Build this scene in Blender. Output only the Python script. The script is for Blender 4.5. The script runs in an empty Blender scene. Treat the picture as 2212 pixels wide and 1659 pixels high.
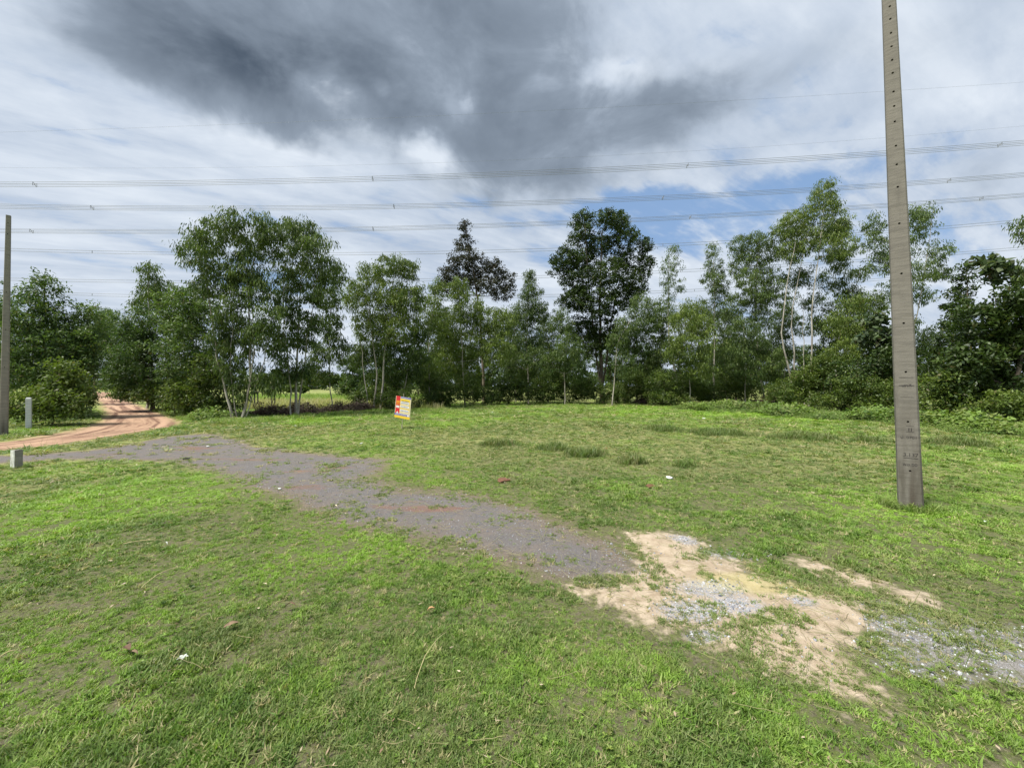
import bpy, bmesh, math, random
import numpy as np
from mathutils import Vector, Matrix

# ------------------------------------------------------------------ camera, world, sun, exposure
SC = bpy.context.scene
COL = SC.collection
F, CX, HY, H = 830.0, 1106.0, 834.0, 1.60       # lens in picture units, centre, horizon, eye height (m)
cam = bpy.data.cameras.new('camera'); cam_o = bpy.data.objects.new('camera', cam); COL.objects.link(cam_o)
cam_o.location = (0, 0, H); cam_o.rotation_euler = (math.pi/2, 0, 0)
cam.sensor_width = 36; cam.lens = 36*F/2212; cam.shift_y = 4.5/2212
cam.clip_start = 0.05; cam.clip_end = 4000
SC.camera = cam_o
SC.view_settings.view_transform = 'Standard'; SC.view_settings.look = 'None'
SC.view_settings.gamma = 1; SC.view_settings.use_curve_mapping = False
EXPO = 1.15
SC.view_settings.exposure = EXPO
SC.render.engine = 'CYCLES'
SC.cycles.max_bounces = 4; SC.cycles.diffuse_bounces = 2; SC.cycles.transmission_bounces = 3
SC.cycles.transparent_max_bounces = 4
SUN_EL, SUN_AZ = math.radians(60), math.radians(-118)    # azimuth from +Y, positive to the right (+X)
sl = bpy.data.lights.new('sun', 'SUN'); sl.energy = 3.1; sl.angle = math.radians(15); sl.color = (1.0, .955, .87)
so = bpy.data.objects.new('sun', sl); COL.objects.link(so)
sd = Vector((math.sin(SUN_AZ)*math.cos(SUN_EL), math.cos(SUN_AZ)*math.cos(SUN_EL), math.sin(SUN_EL)))
so.rotation_euler = sd.to_track_quat('Z', 'Y').to_euler(); so.location = sd*40

class NT:
    """small helper round a node tree"""
    def __init__(s, t): s.t = t; s.n = t.nodes; s.l = t.links
    def link(s, a, b): s.l.new(a, b)
    def _in(s, sock, v):
        if isinstance(v, bpy.types.NodeSocket): s.l.new(v, sock)
        elif v is not None: sock.default_value = v
    def math(s, op, a, b=None, c=None, clamp=False):
        n = s.n.new('ShaderNodeMath'); n.operation = op; n.use_clamp = clamp
        s._in(n.inputs[0], a); s._in(n.inputs[1], b)
        if c is not None: s._in(n.inputs[2], c)
        return n.outputs[0]
    def vm(s, op, a, b=None, c=None):
        n = s.n.new('ShaderNodeVectorMath'); n.operation = op
        s._in(n.inputs[0], a)
        if b is not None: s._in(n.inputs[1], b)
        if op == 'SCALE': s._in(n.inputs['Scale'], c)
        elif c is not None: s._in(n.inputs[2], c)
        return n.outputs['Value'] if op in ('LENGTH', 'DOT_PRODUCT', 'DISTANCE') else n.outputs[0]
    def noise(s, vec, scale, detail=4, rough=.55, dist=0, lac=2.0, col=False):
        n = s.n.new('ShaderNodeTexNoise'); s._in(n.inputs['Vector'], vec)
        n.inputs['Scale'].default_value = scale; n.inputs['Detail'].default_value = detail
        n.inputs['Roughness'].default_value = rough; n.inputs['Distortion'].default_value = dist
        n.inputs['Lacunarity'].default_value = lac
        return n.outputs['Color' if col else 'Fac']
    def ramp(s, v, a, b, lo=0., hi=1., smooth=True):
        n = s.n.new('ShaderNodeMapRange'); n.interpolation_type = 'SMOOTHSTEP' if smooth else 'LINEAR'
        s._in(n.inputs[0], v)
        for i, x in enumerate((a, b, lo, hi)): s._in(n.inputs[i+1], x)
        return n.outputs[0]
    def mix(s, f, a, b, blend='MIX'):
        n = s.n.new('ShaderNodeMix'); n.data_type = 'RGBA'; n.blend_type = blend
        s._in(n.inputs[0], f); s._in(n.inputs[6], a); s._in(n.inputs[7], b)
        return n.outputs[2]
    def rgb(s, r, g, b):
        n = s.n.new('ShaderNodeRGB'); n.outputs[0].default_value = (r, g, b, 1); return n.outputs[0]
    def sep(s, v):
        n = s.n.new('ShaderNodeSeparateXYZ'); s._in(n.inputs[0], v); return n.outputs
    def comb(s, x, y, z):
        n = s.n.new('ShaderNodeCombineXYZ')
        for i, q in enumerate((x, y, z)): s._in(n.inputs[i], q)
        return n.outputs[0]
    def attr(s, name, typ='GEOMETRY'):
        n = s.n.new('ShaderNodeAttribute'); n.attribute_name = name; n.attribute_type = typ; return n

world = bpy.data.worlds.new('World'); SC.world = world; world.use_nodes = True
def build_world():
    w = NT(world.node_tree)
    for n in list(w.n): w.n.remove(n)
    out = w.n.new('ShaderNodeOutputWorld'); bg = w.n.new('ShaderNodeBackground'); bg.inputs[1].default_value = 0.1
    sky = w.n.new('ShaderNodeTexSky'); sky.sky_type = 'NISHITA'; sky.sun_disc = False
    sky.sun_elevation = SUN_EL; sky.sun_rotation = SUN_AZ; sky.dust_density = 0.6; sky.ozone_density = 1.2
    tc = w.n.new('ShaderNodeTexCoord'); d = tc.outputs['Generated']
    x, y, z = w.sep(d)
    az = w.math('ARCTAN2', x, y); el = w.math('ARCSINE', z)
    ang = w.comb(az, el, 0.0)
    # cloud layer seen in perspective: direction projected on a flat sheet
    zz = w.math('ADD', w.math('MAXIMUM', z, 0.0), 0.16)
    flat = w.comb(w.math('DIVIDE', x, zz), w.math('DIVIDE', y, zz), 0.0)
    rot = w.n.new('ShaderNodeVectorRotate'); w.link(flat, rot.inputs[0]); rot.inputs['Angle'].default_value = math.radians(-28)
    st = w.vm('MULTIPLY', rot.outputs[0], (0.55, 1.5, 1))
    warp = w.noise(d, 2.6, 5, .6, 0, col=True)
    wv = w.vm('MULTIPLY', w.vm('SUBTRACT', warp, (.5, .5, .5)), (.26, .20, 0))
    angw = w.vm('ADD', ang, wv)
    fine = w.noise(st, 1.5, 9, .62, .35)
    puff = w.noise(w.vm('MULTIPLY', d, (1, 1, 1.9)), 4.2, 8, .58, .25)
    big = w.noise(w.vm('MULTIPLY', d, (1, 1, 1.6)), 1.7, 4, .5, .2)
    def blobs(lst, vec):
        tot = None
        for (px, py, rx, ry, wt) in lst:
            a0 = math.atan((px-CX)/F); e0 = math.atan((HY-py)/F*math.cos(a0))
            ra = rx/F*math.cos(a0)**2 if abs(px-CX) > 500 else rx/F*math.cos(a0)
            re = ry/F*math.cos(e0)**2
            v = w.vm('MULTIPLY', w.vm('SUBTRACT', vec, (a0, e0, 0)), (1/ra, 1/re, 1))
            g = w.ramp(w.vm('LENGTH', v), 1.35, .1, 0, wt)
            tot = g if tot is None else w.math('ADD', tot, g)
        return tot
    dark = blobs([(430, 60, 340, 170, .85), (640, 150, 330, 190, .55), (850, 100, 400, 230, .70), (1150, 210, 330, 240, .75), (900, -80, 600, 200, .55),
                  (1330, 320, 260, 120, .50), (1180, 380, 300, 80, .45), (1000, 280, 260, 110, .25), (1480, 230, 130, 90, .42), (1380, 180, 200, 120, .18), (230, 30, 200, 110, .32), (180, 110, 160, 60, .15),
                  (2090, 385, 100, 42, .40), (2120, 560, 230, 110, .26), (1900, 120, 400, 80, .20), (2050, 220, 260, 110, .22), (1650, 330, 260, 60, .16), (1700, 180, 200, 80, .14), (60, 140, 160, 70, .22),
                  (1100, -700, 800, 300, .35), (-500, -200, 400, 250, .3), (2900, 0, 300, 200, .25)], angw)
    blue = blobs([(1560, 470, 300, 60, .95), (1330, 462, 190, 42, .80), (1240, 560, 220, 50, .5), (1440, 545, 240, 60, .75),
                  (1060, 395, 110, 40, .85), (985, 430, 80, 40, .5), (1380, 430, 90, 40, .4), (1780, 560, 220, 60, .30),
                  (2040, 500, 260, 110, .35), (560, 460, 60, 22, .5), (200, 490, 330, 80, .18), (330, 560, 330, 60, .12), (620, 475, 120, 40, .3),
                  (60, 160, 130, 60, .35), (1360, 120, 26, 18, .7), (170, 270, 170, 40, .30), (1700, 640, 400, 60, .25)], angw)
    lightb = blobs([(700, 205, 80, 34, .6), (800, 190, 30, 20, .25), (640, 330, 260, 40, .40), (940, 325, 70, 40, .7), (1500, 60, 240, 110, .25), (230, 330, 420, 110, .30),
                    (1320, 140, 60, 30, .40), (1150, 660, 900, 90, .30), (2000, 650, 500, 90, .3), (640, 690, 140, 60, .5), (1800, 350, 340, 50, .32), (1180, 160, 50, 30, .2), (1030, 215, 30, 20, .25), (1640, 270, 200, 60, .2)], angw)
    # bright cloud with streaks, grey undersides
    fib = w.noise(st, 4.5, 7, .6, .5)
    bright = w.math('ADD', w.math('MULTIPLY', w.ramp(fine, .36, .66), .60), w.math('MULTIPLY', w.ramp(puff, .36, .66), .25))
    bright = w.math('ADD', bright, w.math('MULTIPLY', w.ramp(fib, .40, .66), .25))
    soft = w.noise(w.vm('MULTIPLY', d, (1, 1, 1.4)), 3.0, 5, .5, .1)
    shade_n = w.math('ADD', .60, w.math('MULTIPLY', w.ramp(soft, .34, .68), .45))
    dk = w.math('MULTIPLY', dark, shade_n)
    rag = w.noise(w.vm('MULTIPLY', d, (1, 1, 1.5)), 5.5, 8, .60, .35)
    dk = w.math('MULTIPLY', dk, w.math('ADD', .70, w.math('MULTIPLY', w.ramp(rag, .34, .66), .35)))
    dk = w.math('ADD', dk, w.math('MULTIPLY', w.math('SUBTRACT', rag, .5), w.math('MULTIPLY', w.ramp(dark, .02, .4), .55)))
    dk = w.math('SUBTRACT', dk, w.math('MULTIPLY', lightb, w.math('ADD', .45, w.math('MULTIPLY', puff, 1.1))))
    behind = w.math('MULTIPLY', w.ramp(y, .25, -.3), w.ramp(big, .45, .62, 0, .5))
    dk = w.math('ADD', w.math('ADD', dk, w.math('MULTIPLY', w.ramp(big, .5, .7), .10)), behind)
    dk = w.math('MINIMUM', w.math('MAXIMUM', dk, 0.0), 2.0)
    E = 2**EXPO
    def c(r, g, b): return w.rgb(10*r/E, 10*g/E, 10*b/E)
    hi = w.mix(w.math('MINIMUM', w.math('ADD', bright, w.math('MULTIPLY', lightb, .5)), 1.0), c(.46, .55, .69), (c(.77, .84, .93)))
    dcol = w.mix(w.ramp(dk, .30, 1.75, smooth=False), c(.355, .425, .52), c(.085, .115, .16))
    cl = w.mix(w.ramp(dk, .0, .75), hi, dcol)
    thin = w.math('ADD', blue, w.math('MULTIPLY', w.math('SUBTRACT', .49, fine), 3.0))
    thin = w.math('SUBTRACT', thin, w.math('MULTIPLY', w.math('SUBTRACT', puff, .47), 2.2))
    thin = w.math('ADD', thin, w.math('MULTIPLY', w.math('SUBTRACT', .48, fib), 2.4))
    thin = w.math('SUBTRACT', thin, w.math('MULTIPLY', dk, .8))
    bl = w.ramp(thin, .12, 1.15, 0, .95)
    bl = w.math('MULTIPLY', bl, w.ramp(z, .04, .22))
    skc = w.mix(.78, sky.outputs[0], c(.235, .385, .64))
    col = w.mix(bl, cl, skc)
    # below the horizon: plain dull ground bounce colour
    col = w.mix(w.ramp(z, -.002, -.03), col, c(.20, .24, .16))
    w.link(col, bg.inputs[0]); w.link(bg.outputs[0], out.inputs[0])
build_world()

# ------------------------------------------------------------------ helpers
rng = np.random.default_rng(7); random.seed(7)
def G(px, py):
    """ground point seen at picture position"""
    Y = H*F/(py-HY); return ((px-CX)/F*Y, Y)
def P(px, py, Y): return Vector(((px-CX)/F*Y, Y, H+(HY-py)/F*Y))

def tag(o, label=None, cat=None, group=None, kind=None):
    if label: o['label'] = label
    if cat: o['category'] = cat
    if group: o['group'] = group
    if kind: o['kind'] = kind
    return o
def empty(name, loc, label, cat, group=None, rz=0):
    o = bpy.data.objects.new(name, None); COL.objects.link(o); o.location = loc; o.rotation_euler = (0, 0, rz)
    o.empty_display_size = .2
    return tag(o, label, cat, group)
def link_mesh(name, me, mat=None, parent=None, world_coords=False):
    o = bpy.data.objects.new(name, me); COL.objects.link(o)
    if mat is not None and len(me.materials) == 0: me.materials.append(mat)
    if parent is not None:
        o.parent = parent
        if world_coords: o.matrix_parent_inverse = Matrix.Translation(-parent.location)
    return o
def raw_mesh(name, verts, faces, nper, attrs=None, smooth=False):
    """fast mesh: verts (n,3), faces (m,nper)"""
    verts = np.asarray(verts, np.float32); faces = np.asarray(faces, np.int32)
    me = bpy.data.meshes.new(name)
    me.vertices.add(len(verts)); me.vertices.foreach_set('co', verts.ravel())
    m = len(faces); me.loops.add(m*nper); me.loops.foreach_set('vertex_index', faces.ravel())
    me.polygons.add(m); me.polygons.foreach_set('loop_start', np.arange(0, m*nper, nper, dtype=np.int32))
    me.update(calc_edges=True)
    if smooth: me.polygons.foreach_set('use_smooth', np.ones(m, bool))
    for k, v in (attrs or {}).items():
        v = np.asarray(v, np.float32)
        if v.ndim == 1:
            a = me.attributes.new(k, 'FLOAT', 'POINT'); a.data.foreach_set('value', v)
        elif v.shape[1] == 3:
            a = me.attributes.new(k, 'FLOAT_VECTOR', 'POINT'); a.data.foreach_set('vector', v.ravel())
        else:
            a = me.attributes.new(k, 'FLOAT_COLOR', 'POINT'); a.data.foreach_set('color', v.ravel())
    return me
def hash2(ix, iy, s):
    n = (ix.astype(np.int64)*374761393 + iy.astype(np.int64)*668265263 + s*1442695041) & 0xffffffff
    n = ((n ^ (n >> 13))*1274126177) & 0xffffffff
    return ((n ^ (n >> 16)) & 0xffffff)/float(0xffffff)
def vnoise(x, y, s=0):
    x0 = np.floor(x); y0 = np.floor(y); fx = x-x0; fy = y-y0
    fx = fx*fx*(3-2*fx); fy = fy*fy*(3-2*fy)
    a = hash2(x0, y0, s); b = hash2(x0+1, y0, s); c = hash2(x0, y0+1, s); d = hash2(x0+1, y0+1, s)
    return (a*(1-fx)+b*fx)*(1-fy)+(c*(1-fx)+d*fx)*fy
def fbm(x, y, scale=1., octs=4, s=0, gain=.5):
    x = np.asarray(x, float)*scale; y = np.asarray(y, float)*scale; t = 0; a = 1; n = 0
    for i in range(octs):
        t = t+a*vnoise(x*2**i+17.3*i, y*2**i-9.1*i, s+i); n += a; a *= gain
    return t/n
def sstep(v, a, b):
    t = np.clip((v-a)/(b-a), 0, 1); return t*t*(3-2*t)
def sdpoly(x, y, poly):
    """signed distance (m) to polygon, positive inside"""
    x = np.asarray(x, float); y = np.asarray(y, float)
    d = np.full(x.shape, 1e9); ins = np.zeros(x.shape, bool); n = len(poly)
    for i in range(n):
        ax, ay = poly[i]; bx, by = poly[(i+1) % n]
        ex, ey = bx-ax, by-ay; wx, wy = x-ax, y-ay
        t = np.clip((wx*ex+wy*ey)/(ex*ex+ey*ey+1e-12), 0, 1)
        d = np.minimum(d, (wx-ex*t)**2+(wy-ey*t)**2)
        c = ((ay > y) != (by > y)) & (x < (bx-ax)*(y-ay)/((by-ay) if by != ay else 1e-9)+ax)
        ins ^= c
    d = np.sqrt(d); return np.where(ins, d, -d)

# ------------------------------------------------------------------ ground layout (metres on the ground)
zr = lambda pts: [G(a*.3771, 402.2+b*.3771) for a, b in pts]
ROAD = [(-60, 19.5)] + zr([(0, 1462), (200, 1432), (400, 1395), (520, 1360), (575, 1320), (580, 1290), (560, 1240), (500, 1176),
        (610, 1178), (700, 1200), (800, 1250), (900, 1285), (970, 1310), (1060, 1345), (1050, 1372), (900, 1395), (700, 1430), (400, 1475), (200, 1500), (0, 1518)]) + [(-60, 14.5)]
GRAVEL = [G(*p) for p in [(-80, 1004), (60, 996), (130, 992), (210, 994), (351, 996), (426, 1012), (501, 1039), (626, 1079), (701, 1114), (852, 1154), (932, 1176), (1090, 1215), (1240, 1262), (1330, 1290),
          (1420, 1240), (1330, 1170), (1200, 1130), (1108, 1088), (1002, 1062), (877, 1056), (808, 1031), (835, 994), (751, 986), (576, 966), (526, 949), (451, 936), (351, 944), (280, 959), (200, 972), (60, 982), (-80, 984)]]
zs = lambda pts: [G(1072.4+a*.5151, 1072.4+b*.5151) for a, b in pts]
SAND = [zs([(560, 150), (740, 158), (830, 180), (900, 250), (1010, 280), (1050, 330), (1200, 370), (1450, 430), (1530, 480), (1580, 550), (1480, 600), (1430, 640), (1480, 700), (1570, 850),
            (1450, 825), (1350, 770), (1200, 750), (1050, 680), (930, 640), (870, 600), (780, 570), (600, 520), (480, 450), (320, 395), (390, 370), (600, 330), (620, 250)]),
        zs([(1250, 262), (1330, 268), (1460, 325), (1640, 372), (1580, 390), (1400, 340)]), zs([(1650, 405), (1760, 405), (1810, 440), (1690, 432)])]
GREYGRAV = zs([(1500, 440), (1620, 430), (1900, 490), (2300, 555), (2600, 610), (2600, 930), (2250, 850), (2050, 800), (1850, 800), (1650, 760), (1560, 700), (1480, 620), (1560, 560)])
def ell(lst):
    out = []
    for zx, zy, rx, ry in lst:
        c = zs([(zx, zy)])[0]; l = zs([(zx-rx, zy)])[0]; u = zs([(zx, zy-ry)])[0]
        out.append((c[0], c[1], abs(c[0]-l[0]), abs(u[1]-c[1])))
    return out
BLUEGRAV = ell([(1000, 240, 150, 26), (900, 400, 150, 40), (820, 492, 150, 42), (785, 185, 60, 22), (1285, 455, 60, 22), (1010, 470, 120, 40), (1700, 730, 80, 30), (2120, 680, 220, 70), (1680, 560, 110, 50), (1850, 600, 120, 40), (860, 590, 90, 30)])
GRASSISL = ell([(1190, 530, 130, 38), (820, 262, 70, 18), (895, 352, 42, 22), (730, 535, 50, 20), (1290, 340, 190, 34), (1360, 690, 40, 14), (450, 360, 140, 24), (1420, 400, 170, 25)])
def ellf(x, y, lst):
    t = np.zeros(np.shape(x))
    for cx, cy, rx, ry in lst: t = np.maximum(t, 1.3-np.sqrt(((x-cx)/rx)**2+((y-cy)/ry)**2))
    return t                                             # >.3 inside
def fields(x, y):
    r = sdpoly(x, y, ROAD)
    g = sdpoly(x, y, GRAVEL)
    s = np.maximum.reduce([sdpoly(x, y, p) for p in SAND])
    gg = sdpoly(x, y, GREYGRAV)
    isl = ellf(x, y, GRASSISL); bl = ellf(x, y, BLUEGRAV)
    return r, g, s, gg, isl, bl
def pblob(x, y, px, py, rx, ry):
    """soft patch given by where it lies in the picture, as a patch on the ground"""
    cx, cy = G(px, py); l = G(px-rx, py)[0]; f = G(px, max(py-ry, HY+4))[1]; n = G(px, py+ry)[1]
    ay = np.where(np.asarray(y) > cy, f-cy, cy-n)
    return np.exp(-(((x-cx)/(cx-l))**2+((y-cy)/ay)**2)*1.1)
def lush(x, y):
    """0 dry/olive .. 1 bright fresh green"""
    t = .36+(fbm(x, y, .55, 4, 11)-.5)*1.5
    for a in [(250, 1090, 330, 70), (700, 1200, 170, 40), (120, 1500, 260, 150), (1580, 893, 330, 14), (420, 1050, 200, 30), (1180, 1480, 250, 90), (300, 880, 100, 20), (1900, 1100, 330, 45), (640, 905, 250, 14), (980, 895, 100, 8)]:
        t = t+.38*pblob(x, y, *a)
    for a in [(1500, 960, 520, 45), (1100, 940, 320, 20), (1300, 1000, 350, 40), (300, 960, 300, 30), (1250, 1060, 260, 40), (1950, 1250, 330, 60), (1200, 905, 200, 14), (620, 1390, 260, 60)]:
        t = t-.30*pblob(x, y, *a)
    return np.clip(t, 0, 1)
def bare(x, y):
    return sstep(fbm(x, y, 3.6, 4, 31), .55, .72)
def height(x, y):
    x = np.asarray(x, float); y = np.asarray(y, float)
    r = np.hypot(x, y)
    z = (fbm(x, y, .9, 3, 51)-.5)*.035*np.clip(1-r/25, 0, 1)+(fbm(x, y, 5, 2, 61)-.5)*.014*np.clip(1-r/12, 0, 1)
    ro, gr, sa, gg, isl, bl = fields(x, y)
    z = z+.030*sstep(sa+(fbm(x, y, 3, 3, 171)-.5)*.5, -.15, .45)*(.4+fbm(x, y, 2.2, 3, 172))+.018*sstep(gg, 0, .5)*fbm(x, y, 3, 3, 173)
    rut = sstep(ro, 0, .4); z = z-.05*rut+.05*rut*fbm(ro*1.6, x*.1+y*.1, 1.3, 3, 174)
    return z

# ------------------------------------------------------------------ materials
def new_mat(name):
    m = bpy.data.materials.new(name); m.use_nodes = True
    t = NT(m.node_tree)
    for n in list(t.n): t.n.remove(n)
    out = t.n.new('ShaderNodeOutputMaterial'); b = t.n.new('ShaderNodeBsdfPrincipled'); t.link(b.outputs[0], out.inputs[0])
    return m, t, b, out
def bump(t, b, h, strength=.4, dist=.02):
    n = t.n.new('ShaderNodeBump'); n.inputs['Strength'].default_value = strength; n.inputs['Distance'].default_value = dist
    t.link(h, n.inputs['Height']); t.link(n.outputs[0], b.inputs['Normal'])
def simple(name, col, rough=.8, var=.15, scale=12, bumpd=.003, metal=0):
    m, t, b, o = new_mat(name)
    tc = t.n.new('ShaderNodeTexCoord').outputs['Object']
    n = t.noise(tc, scale, 5, .6)
    c = t.mix(t.ramp(n, .3, .7), t.rgb(*[v*(1-var) for v in col]), t.rgb(*[min(1, v*(1+var)) for v in col]))
    t.link(c, b.inputs['Base Color']); b.inputs['Roughness'].default_value = rough; b.inputs['Metallic'].default_value = metal
    if bumpd: bump(t, b, t.noise(tc, scale*4, 4, .6), .5, bumpd)
    return m
def leaf_mat(name, dark, light, dry=(.16, .11, .04), trans=.35, attr='tint', typ='GEOMETRY', rough=.5):
    """colour from attribute tint: x = dark..light, y = dryness"""
    m, t, b, out = new_mat(name)
    a = t.attr(attr, typ); x, y, z = t.sep(a.outputs['Vector'])
    c = t.mix(x, t.rgb(*dark), t.rgb(*light)); c = t.mix(y, c, t.rgb(*dry))
    t.link(c, b.inputs['Base Color']); b.inputs['Roughness'].default_value = rough
    b.inputs['Specular IOR Level'].default_value = .35
    tr = t.n.new('ShaderNodeBsdfTranslucent')
    t.link(t.mix(1.0, c, t.rgb(1.25, 1.35, .6), 'MULTIPLY'), tr.inputs[0])
    mx = t.n.new('ShaderNodeMixShader'); mx.inputs[0].default_value = trans
    t.link(b.outputs[0], mx.inputs[1]); t.link(tr.outputs[0], mx.inputs[2]); t.link(mx.outputs[0], out.inputs[0])
    return m
def bark_mat(name, a, b_, scale=6, stretch=.25):
    m, t, b, o = new_mat(name)
    tc = t.n.new('ShaderNodeTexCoord').outputs['Object']
    v = t.vm('MULTIPLY', tc, (1, 1, stretch))
    n = t.noise(v, scale, 6, .65, .6)
    t.link(t.mix(t.ramp(n, .35, .65), t.rgb(*a), t.rgb(*b_)), b.inputs['Base Color'])
    b.inputs['Roughness'].default_value = .85; bump(t, b, t.noise(v, scale*5, 4, .6), .5, .01)
    return m
def ground_mat():
    m, t, b, o = new_mat('ground_soil_and_turf')
    pos = t.n.new('ShaderNodeNewGeometry').outputs['Position']
    f1 = t.attr('field_a'); f2 = t.attr('field_b')
    road, grav, sand = t.sep(f1.outputs['Vector'])
    ggr, isl, blu = t.sep(f2.outputs['Vector'])
    f3 = t.attr('field_c'); lsh, bar, _ = t.sep(f3.outputs['Vector'])
    n1 = t.noise(pos, 2.2, 6, .62); n2 = t.noise(pos, 9, 6, .65); n3 = t.noise(pos, 45, 5, .7); n4 = t.noise(pos, 160, 3, .7)
    # turf seen between blades / far away
    turf = t.mix(lsh, t.rgb(.25, .26, .085), t.rgb(.18, .28, .038))
    turf = t.mix(t.ramp(n2, .38, .66, 0, .55), turf, t.rgb(.085, .12, .03))
    turf = t.mix(t.ramp(n3, .45, .70, 0, .55), turf, t.rgb(.33, .33, .15))
    strk = t.noise(t.vm('MULTIPLY', pos, (.35, 1.6, 1)), 1.3, 5, .6)
    turf = t.mix(t.ramp(strk, .48, .68, 0, .5), turf, t.rgb(.27, .25, .12))
    soil = t.mix(t.ramp(n3, .3, .7), t.rgb(.060, .046, .034), t.rgb(.15, .125, .10))
    near = t.ramp(t.vm('LENGTH', pos), 4, 13)
    under = t.mix(t.ramp(t.noise(pos, 28, 6, .75), .42, .58), soil, t.rgb(.10, .125, .035))
    under = t.mix(t.ramp(t.noise(pos, 75, 4, .8), .54, .66, 0, .8), under, t.rgb(.27, .24, .15))
    under = t.mix(t.ramp(t.noise(pos, 52, 4, .8), .55, .66, 0, .8), under, t.rgb(.030, .025, .016))
    base = t.mix(t.math('MAXIMUM', t.math('MULTIPLY', near, t.ramp(bar, 1.0, 0.0, .55, 1)), .15), under, turf)
    # dark grit
    gr = t.mix(t.ramp(n4, .3, .7), t.rgb(.088, .082, .080), t.rgb(.215, .200, .192))
    gr = t.mix(t.ramp(n1, .45, .65, 0, .5), gr, t.rgb(.190, .155, .130))
    gr = t.mix(t.ramp(t.noise(t.vm('MULTIPLY', pos, (.5, 1.5, 1)), .9, 4, .6), .58, .70, 0, .55), gr, t.rgb(.23, .10, .055))
    n0 = t.noise(pos, .8, 5, .65)
    gr = t.mix(t.math('MULTIPLY', t.ramp(t.math('ADD', grav, t.math('MULTIPLY', n0, .9)), .95, .30), .8), gr, t.mix(t.ramp(n3, .35, .65), t.rgb(.12, .085, .06), t.rgb(.26, .20, .145)))
    gr = t.mix(t.ramp(t.noise(pos, 70, 5, .8), .56, .68, 0, .7), gr, t.rgb(.32, .28, .22))
    mg = t.ramp(t.math('ADD', t.math('ADD', grav, t.math('MULTIPLY', t.math('SUBTRACT', n0, .5), 1.2)), t.math('MULTIPLY', t.math('SUBTRACT', n2, .5), 1.2)), -.22, .20)
    base = t.mix(mg, base, gr)
    gg = t.mix(t.ramp(n4, .35, .65), t.rgb(.15, .14, .13), t.rgb(.38, .36, .345))
    mgg = t.ramp(t.math('ADD', ggr, t.math('MULTIPLY', t.math('SUBTRACT', n2, .5), 1.2)), -.05, .25, 0, .95)
    base = t.mix(mgg, base, gg)
    # pale sand
    sn = t.mix(t.ramp(n2, .3, .7), t.rgb(.36, .28, .195), t.rgb(.52, .43, .32))
    sn = t.mix(t.ramp(n3, .5, .72, 0, .5), sn, t.rgb(.30, .22, .15))
    sn = t.mix(t.math('MULTIPLY', t.ramp(blu, .05, .75, 0, .9), t.ramp(n3, .38, .58, .15, 1)), sn, t.mix(t.ramp(n4, .35, .65), t.rgb(.14, .155, .20), t.rgb(.50, .52, .56)))
    yl = G(1072.4+1110*.5151, 1072.4+375*.5151)
    ym = t.ramp(t.vm('LENGTH', t.vm('MULTIPLY', t.vm('SUBTRACT', pos, (yl[0], yl[1], 0)), (1.5, 4.2, 0))), 1.0, .5, 0, .45)
    sn = t.mix(ym, sn, t.rgb(.48, .43, .15))
    ms = t.ramp(t.math('ADD', sand, t.math('MULTIPLY', t.math('SUBTRACT', n2, .5), .7)), -.14, .08)
    base = t.mix(ms, base, sn)
    # red dirt road
    ruts = t.noise(t.comb(t.math('MULTIPLY', road, 1.9), t.math('MULTIPLY', t.sep(pos)[0], .10), t.math('MULTIPLY', t.sep(pos)[1], .10)), 1.3, 6, .62, .4)
    rd = t.mix(t.ramp(ruts, .38, .58), t.rgb(.17, .095, .065), t.rgb(.44, .29, .195))
    rd = t.mix(t.ramp(n1, .5, .72, 0, .5), rd, t.rgb(.20, .115, .085))
    mr = t.ramp(t.math('ADD', road, t.math('MULTIPLY', t.math('SUBTRACT', n1, .5), 2.0)), -.2, .5)
    base = t.mix(mr, base, rd)
    t.link(base, b.inputs['Base Color']); b.inputs['Roughness'].default_value = .95
    b.inputs['Specular IOR Level'].default_value = .2
    h = t.math('ADD', t.math('MULTIPLY', n3, .6), t.math('MULTIPLY', n4, .35)); h = t.math('ADD', h, n2)
    bump(t, b, h, .8, .03)
    return m
def concrete_mat(name, base=(.200, .185, .158), dark=(.080, .068, .052), stained_low=True):
    m, t, b, o = new_mat(name)
    tc = t.n.new('ShaderNodeTexCoord').outputs['Object']
    st = t.noise(t.vm('MULTIPLY', tc, (4, 4, 38)), 1.0, 5, .65)
    bl = t.noise(tc, 3.1, 5, .6); fn = t.noise(tc, 60, 4, .6)
    x, y, z = t.sep(tc)
    c = t.mix(t.ramp(st, .38, .66, 0, .85), t.rgb(*base), t.rgb(*[v*.72 for v in base]))
    c = t.mix(t.ramp(t.noise(t.vm('MULTIPLY', tc, (5, 5, 1.3)), 1.0, 6, .7), .52, .72, 0, .6), c, t.rgb(*[v*.55 for v in base]))
    c = t.mix(t.ramp(bl, .5, .75, 0, .5), c, t.rgb(*[v*1.18 for v in base]))
    c = t.mix(t.ramp(fn, .6, .8, 0, .45), c, t.rgb(*dark))
    if stained_low:
        low = t.math('MULTIPLY', t.ramp(z, 1.9, .1), t.ramp(t.noise(t.vm('MULTIPLY', tc, (9, 9, 1.6)), 1.0, 5, .6), .36, .64))
        c = t.mix(t.math('MULTIPLY', low, .75), c, t.rgb(*dark))
        drip = t.math('MULTIPLY', t.ramp(t.math('ABSOLUTE', x), .045, .008), t.ramp(z, .62, .2))
        c = t.mix(t.math('MULTIPLY', drip, .75), c, t.rgb(.075, .06, .045))
    t.link(c, b.inputs['Base Color']); b.inputs['Roughness'].default_value = .9
    bump(t, b, t.math('ADD', st, fn), .45, .006)
    return m

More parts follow.
